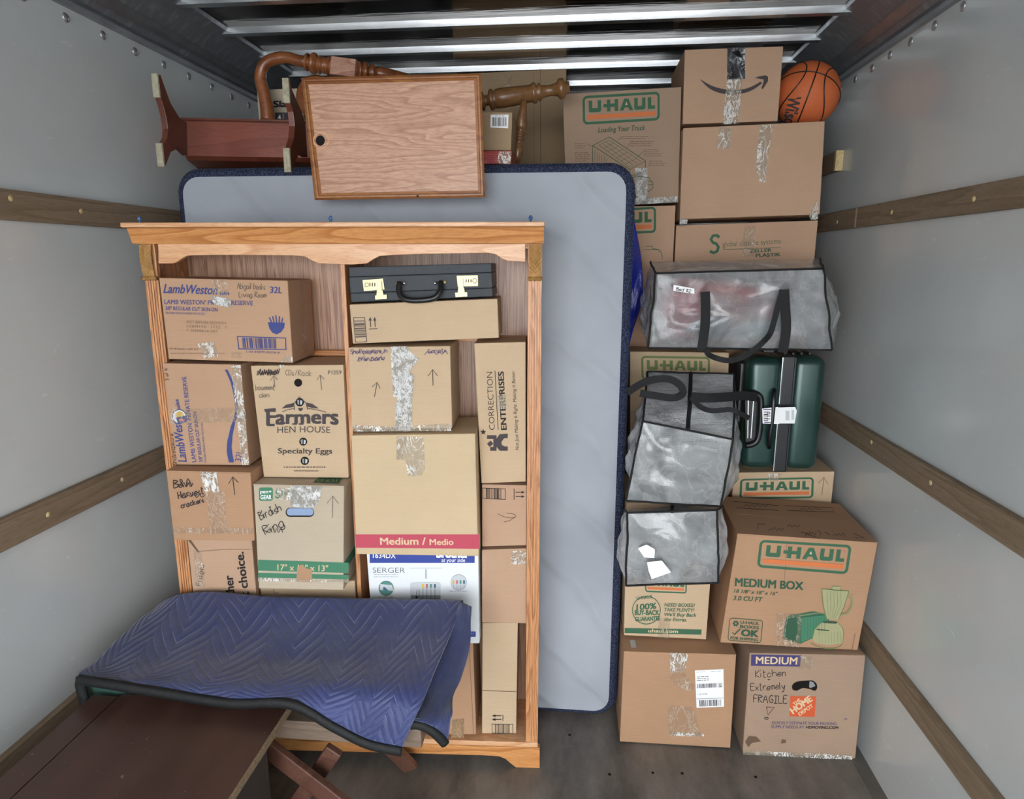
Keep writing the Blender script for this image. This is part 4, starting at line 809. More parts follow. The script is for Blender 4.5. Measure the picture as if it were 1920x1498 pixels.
PG([(1250, 680), (1345, 684), (1345, 728), (1250, 722)], 'sage'); LN([(1250, 722), (1250, 680), (1345, 684), (1345, 728)], 'olive', 1); LN(smooth2([(1440, 775), (1480, 800), (1495, 870), (1470, 950), (1420, 1005), (1350, 1015)]), 'lgreen', 2.2); LN(smooth2([(1430, 790), (1465, 815), (1475, 870), (1450, 940), (1410, 985), (1360, 1000)]), 'olive', .8)
for x in (1190, 1230, 1270, 1310, 1350): LN([(x, 735), (x+5, 900), (1245+(x-1270)*.5, 1060)], 'olive', .6)
PG([(1020, 1310), (1045, 1190), (1120, 1110), (1290, 1090), (1350, 1130), (1385, 1220), (1370, 1350), (1200, 1370), (1060, 1345)], 'sage'); PG([(1140, 1085), (1310, 1095), (1300, 1120), (1150, 1112)], 'dgreen'); LN(smooth2([(1020, 1310), (1045, 1190), (1120, 1110)]), 'olive', 1); LN(smooth2([(1310, 1100), (1375, 1180), (1380, 1280), (1370, 1350)]), 'olive', 1); LN(smooth2([(1000, 1345), (1100, 1390), (1220, 1410), (1330, 1390), (1370, 1350)]), 'olive', 1.6)
LN([(1065, 1185), (1215, 1200)], 'dgreen', 2.2)
for k in range(9): LN([(1060+k*36, 1215), (1065+k*36, 1345)], 'olive', .5)
p.lines(1388, 1140, 1389, 0, 1, 'olive'); p.line([O(1520, 1235), O(1485, 1420)], .8, 'brown'); p.build('printed_graphics', o)
tape(o, pl, [(1456, 1150), (1504, 1152), (1499, 1214), (1455, 1210)], T['clear']); q = Print(pl); q.line([(1476, 1014), (1470, 1100)], .7, 'brown'); q.build('crease', o)
q = Top(f[0].z+.004); p = Print(q)
a_, b_ = f[0], f[1]
p.fn = None
LT = lambda pts: p.line(pts, 1.0, 'pen')
LT([(1421, 992), (1421, 982), (1436, 983)]); p.scribble(1440, 990, 1470, 994, 8, 'pen', .9); p.scribble(1476, 985, 1500, 988, 6, 'pen', .9, 4); LT([(1502, 997), (1537, 1010), (1539, 998), (1533, 994)]); p.scribble(1510, 997, 1530, 1004, 8, 'pen', .9, 6); LT([(1546, 997), (1556, 1003)]); p.scribble(1562, 1000, 1585, 1005, 7, 'pen', .9, 8); LT([(1600, 1000), (1622, 1009), (1604, 1008)])
LT([(1375, 940), (1460, 948), (1460, 957), (1380, 952)]); p.scribble(1395, 946, 1440, 950, 10, 'pen', .8, 3); LT([(1470, 948), (1560, 952), (1564, 960), (1476, 957)]); p.scribble(1500, 953, 1540, 956, 8, 'pen', .8, 3); p.build('lid_handwriting', o)

pl = PY(2.20, 1.0, X=.5); o, f, b = carton(pl, [(1176, 943), (1343, 943), (1324, 1200), (1169.5, 1192)], .33, CB['tan'], 'box with green round buy-back seal and green strip, half under the lowest clear bag')
BBX = (o, f, b)
p = Print(pl); uhaul(p, [(1206, 1052), (1289, 1056), (1287, 1112), (1210, 1110)] if False else [(1208, 1080), (1288, 1083), (1287.5, 1113), (1210, 1110)])
p.circ(1212, 1144, 27, 'green', 1.6, 27); p.text('U-HAUL', (1194, 1125), (1225, 1121), 6, 'green', .03); p.text('100%', (1193, 1144), (1231, 1141), 11, 'green', .03, .1); p.text('BUY-BACK', (1190, 1153), (1236, 1153), 9, 'green', .04); p.text('GUARANTEE', (1191, 1165), (1238, 1163), 8, 'green', .04)
for i, t_ in enumerate(('NEED BOXES?', 'TAKE PLENTY!', "We'll Buy Back", 'the Extras.')): p.text(t_, (1245.5, 1137+i*9), ((1303, 1302, 1306, 1288)[i], 1138.5+i*9), 6.5, 'green', .02, .2)
p.frame([(1171.5, 1177.5), (1315.5, 1180.5), (1315, 1190), (1171.5, 1187)], 144, 9.5); p.rect(0, 0, 144, 9.5, 'green'); p.text('uhaul.com', (44, 7), (100, 7.3), 6.5, 'tan', .02); p.frame(); p.build('printed_graphics', o)
tape(o, pl, [(1236, 1158), (1256, 1160), (1256, 1198), (1233, 1196)], 'clear')

pl = PY(2.53); o, f, b = carton(pl, [(1376, 886), (1565, 884), (1522, 1290), (1347, 1290)], .18, CB['tan'], 'box with pale green-framed logo directly beneath the green suitcase', floor=True)
SBX = (o, f, b)
p = Print(pl); uhaul(p, [(1388, 898), (1526, 894.5), (1525, 934), (1386, 936)], 'orange', 'green'); p.arrow(1541, 928, 1545, 895, 12, 'thin', 1); p.build('printed_graphics', o); tape(o, pl, [(1440, 888), (1465, 888), (1458, 902), (1440, 900)], 'white')
pl = PY(2.52); o, f, b = carton(pl, [(1181, 659), (1367, 661), (1358, 930), (1180, 930)], .16, CB['tan'], 'box with olive-framed logo seen between the two clear bags')
UBX = (o, f, b)
p = Print(pl); uhaul(p, [(1202, 667), (1331, 669), (1331, 714), (1203, 712)], 'olive', 'olive'); p.build('printed_graphics', o)

# ================================================================== SUITCASE (lying on its long side)
gs = M('dark_green_metallic_shell', '1F4A42', .32, .35, Coat_Weight=.3, Coat_Roughness=.2); gs.color(gs.mix(gs.ramp(gs.noise(gs.co(), 4, 2), [(.4, 0.0), (.6, 1.0)]), '1E3A35', '284740')); GRN = gs.m
ytop = SBX[1][0].z+.004
sc_ = empty('suitcase', tuple(atY(1465, 884, 2.5)), 'dark green hard-shell suitcase on its side with a white airline tag on the handle', 'suitcase')
YS = 2.42
def sbox(x0, x1, y0, y1, d0, d1, mat, nm, bev, seg=4, yaw=0):
    pp_ = PY(YS+d0, 0); a = pp_.at(x0, y0); c_ = pp_.at(x1, y1); 
    ax = pp_.at(x0, (y0+y1)/2).x; cx_ = pp_.at(x1, (y0+y1)/2).x; m_ = MB().box(ax, cx_, a.y, a.y+d1-d0, c_.z, a.z)
    me = bpy.data.meshes.new(nm); me.from_pydata(m_.v, [], m_.f); bm = bmesh.new(); bm.from_mesh(me); bmesh.ops.recalc_face_normals(bm, faces=bm.faces)
    if bev: bmesh.ops.bevel(bm, geom=list(bm.edges), offset=bev, segments=seg, affect='EDGES', profile=.5)
    bm.to_mesh(me); bm.free(); return link(nm, me, mat, sc_, 'shell' in nm)
sbox(1397, 1463, 670, 883, .0, .25, GRN, 'left_shell', .035, 6); sbox(1480, 1544, 669, 885, .0, .25, GRN, 'right_shell', .035, 6)
for x0, x1, mt, nm, e in ((1460, 1483, BLKP, 'zipper_gusset', .0), (1458.5, 1460.5, CHROME, 'piping', -.002), (1482, 1485, BLKP, 'piping', -.003)):
    sbox(x0, x1, 668-e*900, 885.5+e*900, -.003+e, .253, mt, nm, .004 if e == 0 else .001, 2)
pp_ = PY(YS)
# top of the case seen foreshortened: ridges and grab handle
for k in range(4): a = pp_.at(1480+k*16, 668); MB().box(a.x-.004, a.x+.004, YS+.05, YS+.22, a.z-.001, a.z+.006).build('ridge', BLKP, sc_, bevel=.001)
a = pp_.at(1445, 662); MB().box(a.x-.018, a.x+.018, YS+.02, YS+.16, a.z-.002, a.z+.010).build('zipper_lock', BLKP, sc_, bevel=.003)
h1 = smooth2([(1398, 740), (1408, 737), (1419, 739), (1426, 746), (1427, 762), (1426, 790), (1423, 815), (1418, 828), (1408, 834), (1398, 835)])
MB().tube([pp_.at(x, y, .014) for x, y in h1], .011, 10).build('top_handle', BLKP, sc_, True)
MB().hexa([pp_.at(*c, .010) for c in ((1397, 745), (1420, 745), (1417, 826), (1398, 830))], [pp_.at(*c, -.01) for c in ((1397, 745), (1420, 745), (1417, 826), (1398, 830))]).build('handle_well', BLKP, sc_, bevel=.002)
for x0, x1, xa, xb in ((1402, 1404.5, 1403, 1405), (1412.5, 1414.5, 1409, 1411)):
    MB().hexa([pp_.at(*c, .013) for c in ((x0, 747), (x1, 747), (xb-2, 822), (xa-2, 822))], [pp_.at(*c, .009) for c in ((x0, 747), (x1, 747), (xb-2, 822), (xa-2, 822))]).build('telescopic_tube', CHROME, sc_, bevel=.0006)
MB().tube([pp_.at(x, y, o_) for x, y, o_ in ((1451, 731, .001), (1451, 738, .020), (1450, 756, .026), (1448, 790, .028), (1444, 812, .026), (1442, 832, .018), (1442, 839, .001))], [.009, .009, .010, .007, .010, .009, .008], 10).build('side_handle', BLKP, sc_, True)
p = Print(Plane((0, YS-.031, 0))); p.poly([(1429, 766), (1459, 763), (1461, 795), (1430, 794)], 'white'); p.poly([(1459, 764), (1491, 763), (1494, 770), (1490, 794), (1461, 794)], 'white'); p.rect(1431, 767, 1446, 768.6, 'purple'); p.rect(1433, 791, 1445, 792.6, 'purple'); p.bars(1432, 771, 1440, 790, 8, 'dk', False, 4); p.text('110', (1444, 786), (1444, 772), 6, 'dk', .02); p.rect(1473, 770, 1480, 788, 'lgrey'); p.rect(1484, 769, 1489, 787, 'lgrey')
tg = p.build('airline_tag', sc_, 'white airline baggage tag'); 
sbox(1380, 1399, 676, 800, .07, .24, BLKP, 'wheel_housing', .02, 4)

# ================================================================== CLEAR WOVEN BAGS
bag = M('clear_woven_plastic', 'E6E9EC', .26, 0, spec=1.0, Coat_Weight=1.0, Coat_Roughness=.12); bv = bag.co()
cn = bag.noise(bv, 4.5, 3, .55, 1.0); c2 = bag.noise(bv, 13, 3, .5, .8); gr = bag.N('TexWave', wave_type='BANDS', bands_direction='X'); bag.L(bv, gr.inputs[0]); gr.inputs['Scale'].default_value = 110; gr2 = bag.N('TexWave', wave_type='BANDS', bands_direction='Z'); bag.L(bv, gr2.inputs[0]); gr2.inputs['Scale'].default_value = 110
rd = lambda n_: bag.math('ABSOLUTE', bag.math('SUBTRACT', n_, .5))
bag.bump(bag.mix(.05, bag.mix(.35, rd(cn), rd(c2)), bag.mix(.5, gr.outputs['Fac'], gr2.outputs['Fac'])), 1.0, .10)
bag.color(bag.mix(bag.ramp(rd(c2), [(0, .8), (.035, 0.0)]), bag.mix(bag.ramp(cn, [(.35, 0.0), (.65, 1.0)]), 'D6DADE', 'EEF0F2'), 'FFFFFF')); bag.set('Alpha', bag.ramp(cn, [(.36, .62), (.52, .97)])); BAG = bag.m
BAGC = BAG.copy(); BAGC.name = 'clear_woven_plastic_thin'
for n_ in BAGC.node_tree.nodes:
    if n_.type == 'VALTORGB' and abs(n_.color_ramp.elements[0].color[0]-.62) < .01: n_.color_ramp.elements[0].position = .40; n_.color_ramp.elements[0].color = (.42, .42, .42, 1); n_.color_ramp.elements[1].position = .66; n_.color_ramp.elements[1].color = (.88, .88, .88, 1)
CLOTH = lambda nm, c: simple(nm, c, .9, 0, .15, 20, .5).m
def lump(name, c, r, mat, label, cat, seed, group=None):       # crumpled cloth bundle
    bm = bmesh.new(); bmesh.ops.create_icosphere(bm, subdivisions=4, radius=1)
    for v in bm.verts:
        d = v.co.normalized(); k = 1 + .28*noise.noise(d*1.8+Vector((seed*3.1, 0, 0))) + .10*abs(noise.noise(d*5+Vector((0, seed, 0))))
        v.co = Vector((d.x*r[0], d.y*r[1], d.z*r[2]))*k
        pw = .82; v.co = Vector((math.copysign(abs(d.x)**pw, d.x)*r[0], math.copysign(abs(d.y)**pw, d.y)*r[1], math.copysign(abs(d.z)**pw, d.z)*r[2]))*k*.9
    me = bpy.data.meshes.new(name); bm.to_mesh(me); bm.free(); o = link(name, me, mat, None, True); o.location = c; o.matrix_world = Matrix.Translation(Vector(c)); return tag(o, label, cat, group)
NB = 44
def bagbody(F4, B4, amp, seed, root, N=44, cap=.35, nm='body'):     # soft eight-cornered shell with puffed, creased sides
    vs = []; fs = []; idx = {}
    def P3(u, v, w_):
        a = F4[0]*(1-u)*(1-v)+F4[1]*u*(1-v)+F4[2]*u*v+F4[3]*(1-u)*v; b_ = B4[0]*(1-u)*(1-v)+B4[1]*u*(1-v)+B4[2]*u*v+B4[3]*(1-u)*v; return a.lerp(b_, w_)
    cen = P3(.5, .5, .5)
    def vid(i, j, k):
        key = (i, j, k)
        if key not in idx:
            u, v, w_ = i/N, j/N, k/N; p_ = P3(u, v, w_); e = sorted((min(u, 1-u), min(v, 1-v), min(w_, 1-w_)))
            pf = math.sin(math.pi*min(1, max(0, e[1])))   # zero along the edges
            n_ = noise.noise(p_*6+Vector((seed, 0, 0)))*.9 - abs(noise.noise(p_*9+Vector((0, seed, 0))))*1.3 + .3 + abs(noise.noise(p_*22+Vector((0, seed, 0))))*.5
            d = (p_-cen).normalized(); d.z *= cap; p_ = p_ + d*amp*(pf*1.1 + n_*(.25+pf)); idx[key] = len(vs); vs.append(p_)
        return idx[key]
    for a in range(N):
        for b_ in range(N):
            for s_ in (0, N):
                fs.append((vid(a, b_, s_), vid(a+1, b_, s_), vid(a+1, b_+1, s_), vid(a, b_+1, s_))); fs.append((vid(a, s_, b_), vid(a+1, s_, b_), vid(a+1, s_, b_+1), vid(a, s_, b_+1))); fs.append((vid(s_, a, b_), vid(s_, a+1, b_), vid(s_, a+1, b_+1), vid(s_, a, b_+1)))
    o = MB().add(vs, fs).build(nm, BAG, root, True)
    def edge(seq, rad=.0035, nm2='piping'):
        MB().tube([vs[vid(*s_)]+(vs[vid(*s_)]-cen).normalized()*.002 for s_ in seq], rad, 6).build(nm2, BLK, root, True)
    R_ = range(N+1)
    edge([(i, 0, 0) for i in R_]); edge([(0, i, 0) for i in R_]); edge([(N, i, 0) for i in R_]); edge([(i, N, 0) for i in R_])
    return o, vs, vid, edge
def strap(root, pts, wd, nm='carry_strap', axis=Vector((1, 0, 0))):   # flat webbing through 3-D points
    vs = []
    for i, p_ in enumerate(pts):
        d = (pts[min(i+1, len(pts)-1)]-pts[max(i-1, 0)]).normalized(); n_ = (EYE-p_).normalized(); s_ = d.cross(n_).normalized()*wd/2; t_ = n_*.0012; vs += [p_-s_+t_, p_+s_+t_, p_+s_-t_, p_-s_-t_]
    fs = []
    for i in range(len(pts)-1):
        for k in range(4): fs.append((4*i+k, 4*i+(k+1) % 4, 4*i+4+(k+1) % 4, 4*i+4+k))
    fs += [(0, 1, 2, 3), tuple(4*(len(pts)-1)+k for k in (3, 2, 1, 0))]
    return MB().add(vs, fs).build(nm, BLK, root, bevel=0)
def smooth3(q, n=5):
    o = []
    for i in range(len(q)-1):
        a, b_, c_, d = q[max(i-1, 0)], q[i], q[i+1], q[min(i+2, len(q)-1)]
        for k in range(n):
            t = k/n; o.append(.5*((2*b_)+(c_-a)*t+(2*a-5*b_+4*c_-d)*t*t+(3*b_-a-3*c_+d)*t**3))
    return o+[q[-1]]
# bag on top
YA = 2.24
bA = empty('storage_bag', tuple(atY(1390, 660, YA+.1)), 'big clear zipped bag of colourful clothes with black straps, on top of the suitcase', 'bag')
Ff = [atY(1231, 513, YA), atY(1543, 504, YA), atY(1556, 655, YA), atY(1217, 652, YA)]; Bb = [atY(1220, 491, YA+.30), atY(1537, 485, YA+.30), atY(1566, 640, YA+.36), atY(1222, 640, YA+.30)]
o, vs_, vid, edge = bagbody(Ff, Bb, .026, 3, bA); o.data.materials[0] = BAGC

edge([(NB, 0, k) for k in range(NB+1)]); edge([(0, 0, k) for k in range(NB+1)])
for pts, nm in (([(1322, 547), (1323, 575), (1322, 610), (1318, 640), (1315, 659)], 0), ([(1470, 543), (1472, 575), (1474, 610), (1472, 635), (1467, 661)], 0), ([(1468, 543), (1460, 570), (1452, 600), (1444, 625), (1432, 640), (1415, 655), (1395, 668), (1370, 676), (1345, 672), (1328, 664), (1325, 655)], 1)):
    strap(bA, smooth3([atY(x, y, YA-.048-.008*nm-(.02 if nm and i in (4, 5, 6, 7, 8) else 0)) for i, (x, y) in enumerate(pts)]), .030 if nm == 0 else .018)
p = Print(PY(YA-.036)); p.poly([(1263, 534), (1302, 541), (1302, 551), (1262, 545)], 'white'); p.write('Bed #2', (1268, 544), (1296, 549), 6, 'pen', 1.1); p.build('paper_label', bA, 'white handwritten paper label')
def pile(name, items, label, cat):
    mb_ = MB(); mats = []
    for k, (x, y, Y, r, c_) in enumerate(items):
        c0 = atY(x, y, Y); bm = bmesh.new(); bmesh.ops.create_icosphere(bm, subdivisions=4, radius=1)
        vs_ = []
        for v in bm.verts:
            d = v.co.normalized(); q_ = Vector([math.copysign(abs(t)**.75, t)*rr_ for t, rr_ in zip(d, r)])
            vs_.append(c0 + q_*(.95+.16*noise.noise(d*2.2+Vector((k*3.1, 0, 0)))+.08*abs(noise.noise(d*6+Vector((0, k, 0))))))
        mb_.add(vs_, [tuple(v.index for v in f_.verts) for f_ in bm.faces], k); bm.free(); mats.append(CLOTH('cloth_'+c_, c_))
    o = mb_.build(name, mats, None, True); return tag(o, label, cat, kind='stuff')
pile('clothes', [(1285, 570, YA+.12, (.09, .10, .09), 'C2505C'), (1345, 560, YA+.12, (.08, .10, .08), 'D08A84'), (1395, 575, YA+.12, (.10, .10, .09), 'C0484C'), (1335, 608, YA+.11, (.12, .09, .045), '4A6078'), (1400, 604, YA+.115, (.11, .09, .055), '5AB4CE'), (1490, 585, YA+.13, (.09, .09, .09), 'D2D3DC'), (1305, 540, YA+.12, (.055, .07, .035), 'DE8F55'), (1420, 550, YA+.17, (.07, .07, .04), 'C6CCD4'), (1445, 622, YA+.13, (.10, .08, .025), 'D9B7CC'), (1275, 620, YA+.13, (.07, .08, .03), 'C97C84')],
     'crumpled red, teal and pale clothes seen through the top clear bag', 'clothes')
# middle bag
YB = 2.03
bB = empty('storage_bag', tuple(atY(1280, 945, YB+.12)), 'clear zipped bag with slanting top and long black straps, middle of the bag pile', 'bag')
Ff = [atY(1206, 790, YB), atY(1374, 824, YB), atY(1350, 948, YB), atY(1174, 938, YB)]; Bb = [atY(1215, 698, YB+.30), atY(1376, 702, YB+.32), atY(1385, 898, YB+.33), atY(1190, 898, YB+.32)]
o, vs_, vid, edge = bagbody(Ff, Bb, .022, 8, bB)
edge([(0, 0, k) for k in range(NB+1)]); edge([(NB, 0, k) for k in range(NB+1)]); edge([(NB//2, 0, k) for k in range(NB+1)], .007, 'zipper')
edge([(k, 0, NB) for k in range(NB+1)])
sp3 = lambda pts: smooth3([atY(x, y, Y) for x, y, Y in pts])
strap(bB, sp3([(1176, 736, 2.18), (1210, 716, 2.16), (1250, 710, 2.15), (1275, 722, 2.14), (1280, 738, 2.13), (1262, 746, 2.12), (1230, 742, 2.12), (1200, 737, 2.13)]), .024)
strap(bB, sp3([(1296, 744, 2.12), (1330, 746, 2.13), (1365, 744, 2.16), (1395, 742, 2.2), (1420, 745, 2.26)]), .030); strap(bB, sp3([(1296, 744, 2.12), (1312, 762, 2.10), (1335, 770, 2.08), (1370, 768, 2.08), (1385, 774, 2.08), (1405, 784, 2.1)]), .016)
pile('bedding', [(1275, 835, YB+.155, (.115, .10, .115), 'E2E3E6'), (1265, 905, YB+.14, (.115, .09, .04), 'D8D4D4')], 'pale grey bedding filling the middle clear bag', 'bedding')
# bottom bag
YD = 1.99
bC = empty('storage_bag', tuple(atY(1260, 1098, YD+.1)), 'lowest clear zipped bag showing white cards and a cream cloth', 'bag')
Ff = [atY(1178, 962, YD), atY(1343, 957, YD), atY(1346, 1092, YD), atY(1175, 1097, YD)]; Bb = [atY(1170, 956, YD+.15), atY(1355, 950, YD+.15), atY(1348, 1050, YD+.15), atY(1168, 1060, YD+.15)]
o, vs_, vid, edge = bagbody(Ff, Bb, .018, 14, bC); edge([(0, 0, k) for k in range(NB+1)]); edge([(NB, 0, k) for k in range(NB+1)]); edge([(NB//2, 0, k) for k in range(NB+1)], .006, 'zipper')
pile('linen', [(1305, 1052, YD+.06, (.04, .028, .032), 'E8D9A4'), (1238, 1022, YD+.075, (.06, .03, .06), 'A9B1BA'), (1302, 1005, YD+.075, (.035, .03, .04), 'B5BCC4')], 'grey and cream folded linen inside the lowest clear bag', 'linen')
for q_, lab in (([(1196, 1028), (1212, 1021), (1228, 1030), (1227, 1046), (1208, 1045)], 'small white card in the lowest clear bag, upper of two'), ([(1213, 1054), (1241, 1051), (1258, 1073), (1222, 1086), (1216, 1070)], 'larger white card in the lowest clear bag, lower of two')):
    oo = MB().prism([atY(x, y, YD-.036) for x, y in q_], Vector((0, .0015, 0))).build('paper_card', I['white']); tag(oo, lab, 'card')

# ================================================================== BLUE TARPAULIN
tm = M('blue_tarpaulin_sheet', '1B2C94', .25, 0, spec=.7); tm.bump(tm.noise(tm.co((2, 2, 1)), 9, 5, .6, .8), .6, .03); 
edgeR = [(385, 1184, 2.42), (400, 1193, 2.42), (430, 1200, 2.42), (470, 1209, 2.42), (510, 1213, 2.42), (550, 1213, 2.43), (590, 1207, 2.43), (620, 1194, 2.43), (660, 1184, 2.43), (715, 1179, 2.43)]
vs = []
for y, x, Y in edgeR:
    x -= 4; Y += .03
    for i in range(9):
        u = i/8; xx = 1145+(x-1145)*u; vs.append(atY(xx, y, Y) + Vector((0, .05*u*u+.012*math.sin(u*9+y*.05), 0)))
fs = [(r*9+i, r*9+i+1, (r+1)*9+i+1, (r+1)*9+i) for r in range(len(edgeR)-1) for i in range(8)]
tarp = MB().add(vs, fs).build('tarpaulin', tm.m, None, True); sm_ = tarp.modifiers.new('s', 'SOLIDIFY'); sm_.thickness = .004; sm_.offset = 1; ss_ = tarp.modifiers.new('ss', 'SUBSURF'); ss_.levels = ss_.render_levels = 2
tag(tarp, 'shiny royal blue tarpaulin bundled between the mattress edge and the boxes', 'tarpaulin')

# ================================================================== THINGS ON TOP OF THE MATTRESS
# little bench lying on its side, feet towards the door
bn = empty('wooden_bench', (-1.1, 2.3, 2.04), 'reddish brown wooden bench lying on its side above the mattress, felt-tipped feet outwards', 'bench')
def legboard(X, pts, th, pads):
    P_ = [atX(x, y, X) for x, y in pts]; m_ = MB().prism(P_, Vector((-th, 0, 0))); lg = m_.build('leg', W['cherry'], bn, bevel=.0015)
    for q_ in pads:
        Q = [atX(x, y, X) for x, y in q_]; y0 = min(v.y for v in Q); z0 = min(v.z for v in Q); z1 = max(v.z for v in Q)
        MB().box(X-th-.001, X+.001, y0-.006, y0+.004, z0, z1).build('felt_pad', simple('felt_pad', 'B9B39A', .95, 0, .2, 80, .4).m, lg, bevel=.003)
XA = -1.34
O1 = lambda x, y: (240+x/3.744, 60+y/3.744)
lp = [(228, 300), (300, 500), (365, 605), (415, 635), (420, 868), (350, 800), (330, 830), (302, 842), (262, 948), (250, 940), (250, 790), (277, 745), (281, 680), (270, 600), (250, 520), (232, 462)]
legboard(XA, [O1(*q_) for q_ in lp], .02, [[O1(228, 298), O1(228, 462)], [O1(258, 785), O1(258, 948)]])
lp2 = [(1140, 332), (1150, 400), (1185, 480), (1220, 560), (1245, 640), (1262, 880), (1215, 850), (1200, 860), (1165, 930), (1152, 980), (1143, 970), (1143, 820), (1165, 745), (1172, 660), (1160, 560), (1142, 500)]
legboard(-.925, [O1(*q_) for q_ in lp2], .02, [[O1(1140, 330), O1(1140, 500)], [O1(1146, 818), O1(1146, 985)]])
YK = 2.42
q_ = [(347, 224), (580, 229), (580, 297), (350, 293)]
MB().hexa([atY(x, y, YK) for x, y in q_], [atY(x, y, YK)+Vector((0, .018, 0)) for x, y in q_]).build('stretcher_board', W['cherryH'], bn, bevel=.001)
q_ = [(338, 220.5), (585, 225.5), (585, 229), (338, 223.5)]
MB().hexa([atY(x, y, YK-.03) for x, y in q_], [atY(x, y, YK-.03)+Vector((0, .05, 0)) for x, y in q_]).build('seat_edge', W['cherry'], bn)
MB().hexa([atY(347, 292, YK-.002), atY(590, 296, YK-.002), atY(590, 319, YK+.09), atY(373, 318, YK+.09)], [atY(347, 292, YK-.002)+Vector((0, .012, -.014)), atY(590, 296, YK-.002)+Vector((0, .012, -.014)), atY(590, 319, YK+.09)+Vector((0, .012, -.0)), atY(373, 318, YK+.09)+Vector((0, .012, 0))]).build('seat', W['cherry'], bn)
# oak end table on its side, top facing the door
et = empty('end_table', tuple(atY(740, 330, 2.3)), 'square oak tabletop with a routed rim and one round hole, propped above the bookcase', 'table')
TP = PY(2.10, -.5, 0, -.5)
out4 = [(565, 145.5), (901.7, 137.5), (909.7, 370), (590, 375)]
def ins(q4, d): 
    c_ = Vector((sum(a for a, b in q4)/4, sum(b for a, b in q4)/4)); o2 = []
    for a, b in q4: v = Vector((a, b)); dd = c_-v; o2.append((a+math.copysign(d, dd.x), b+math.copysign(d, dd.y)))
    return o2
MB().hexa([TP.at(*c, -.004) for c in ins(out4, 12)], [TP.at(*c, -.022) for c in ins(out4, 12)]).build('tabletop', W['top'], et)
def ring4(q0, o0, q1, o1, mb):
    A = [TP.at(*c, o0) for c in q0]; B_ = [TP.at(*c, o1) for c in q1]; mb.add(A+B_, [(i, (i+1) % 4, 4+(i+1) % 4, 4+i) for i in range(4)])
rim = MB(); ring4(out4, -.028, out4, -.006, rim); ring4(out4, -.006, ins(out4, 4), .0, rim); ring4(ins(out4, 4), .0, ins(out4, 7), .0, rim); ring4(ins(out4, 7), 0, ins(out4, 8.5), -.005, rim); ring4(ins(out4, 8.5), -.005, ins(out4, 13), -.003, rim); ring4(ins(out4, 13), -.003, ins(out4, 13), -.01, rim)
rim.build('rim', W['edge'], et)
hp_ = Print(Plane(tuple(TP.p - TP.n*.0035), -.5)); hp_.circ(602, 263, 15, 'sage' if False else W['frieze'], 2.2, 16); hp_.circ(600.5, 263.5, 8.6, 'hole', None, 9.6); hp_.build('round_hole', et)
hp_ = Print(TP); hp_.circ(783, 367.5, 1.9, 'hole'); hp_.build('screw_hole', et)
c4 = [(600, 160), (862, 152), (862, 305), (600, 308)]; Fc = [PY(2.13).at(*c) for c in c4]
for v in Fc[2:]: v.z = 2.036
MB().hexa(Fc, [v+Vector((0, .26, 0)) for v in Fc]).build('apron_box', W['edge'], et)
# rocking-chair arm and turned post
ch = empty('wooden_chair', tuple(atY(640, 300, 2.6)), 'brown wooden chair on its side behind the tabletop, curved arm and turned post showing', 'chair')
YC = 2.50
ap = [(502, 226), (500, 200), (494, 172), (488, 148), (492, 127), (503, 115), (522, 109), (540, 108), (556, 113), (573, 116)]
ap = smooth3([atY(x, y, YC) for x, y in ap], 4); n_ = len(ap)
MB().tube(ap, [.026-.006*math.sin(math.pi*i/(n_-1)) if i < n_*.7 else .020 for i in range(n_)], 14).build('armrest', W['chair'], ch, True)
A = atY(573, 116, YC); B_ = atY(625, 126, YC)
MB().lathe(A, B_, [(0, .020), (.04, .030), (.08, .030), (.10, .015), (.16, .015), (.22, .032), (.30, .037), (.38, .032), (.44, .016), (.48, .016), (.50, .031), (.54, .031), (.56, .018), (.62, .020), (.66, .028), (.76, .028), (.79, .019), (.82, .032), (.87, .032), (.89, .020), (.93, .020), (.95, .033), (1, .033)], 20).build('turned_post', W['chair'], ch, True)
A = atY(625, 126, YC); B_ = atY(671, 132, YC); MB().bar(A, B_, .060, .060).build('post_block', W['block'], ch, bevel=.002)
A = atY(671, 132, YC); B_ = atY(765, 146, YC+.1); MB().lathe(A, B_, [(0, .030), (.04, .030), (.05, .020), (.08, .020), (.10, .032), (.15, .032), (.17, .018), (.21, .018), (.24, .030), (.30, .028), (.33, .016), (.38, .024), (.6, .022), (1, .015)], 18).build('turned_stretcher', W['chair'], ch, True)
cs = MB(); cc = atY(592, 182, YC+.03); cs.lathe(cc, cc+Vector((0, .035, 0)), [(0, .07), (.15, .078), (.85, .078), (1, .07)], 36); cs.build('seat', W['chair'], ch, True)
A = atY(889, 192, YC); B_ = atY(1068, 164, YC)
MB().lathe(A, B_, [(0, .028), (.03, .020), (.06, .020), (.08, .032), (.10, .032), (.115, .018), (.15, .018), (.17, .035), (.20, .035), (.215, .028), (.24, .033), (.3, .034), (.6, .029), (.62, .035), (.65, .035), (.665, .023), (.69, .032), (.71, .022), (.80, .018), (.87, .023), (.89, .035), (.94, .035), (.96, .021), (1, .021)], 22).build('turned_leg', W['chairB'], ch, True)
A = atY(983, 187, YC-.02); B_ = atY(968, 306, YC-.02)
MB().lathe(A, B_, [(0, .010), (.2, .014), (.40, .022), (.46, .018), (.49, .010), (.51, .019), (.53, .019), (.55, .010), (.58, .010), (.60, .018), (.62, .018), (.64, .009), (.70, .014), (.80, .020), (.90, .016), (1, .012)], 18).build('spindle', W['chairB'], ch, True)
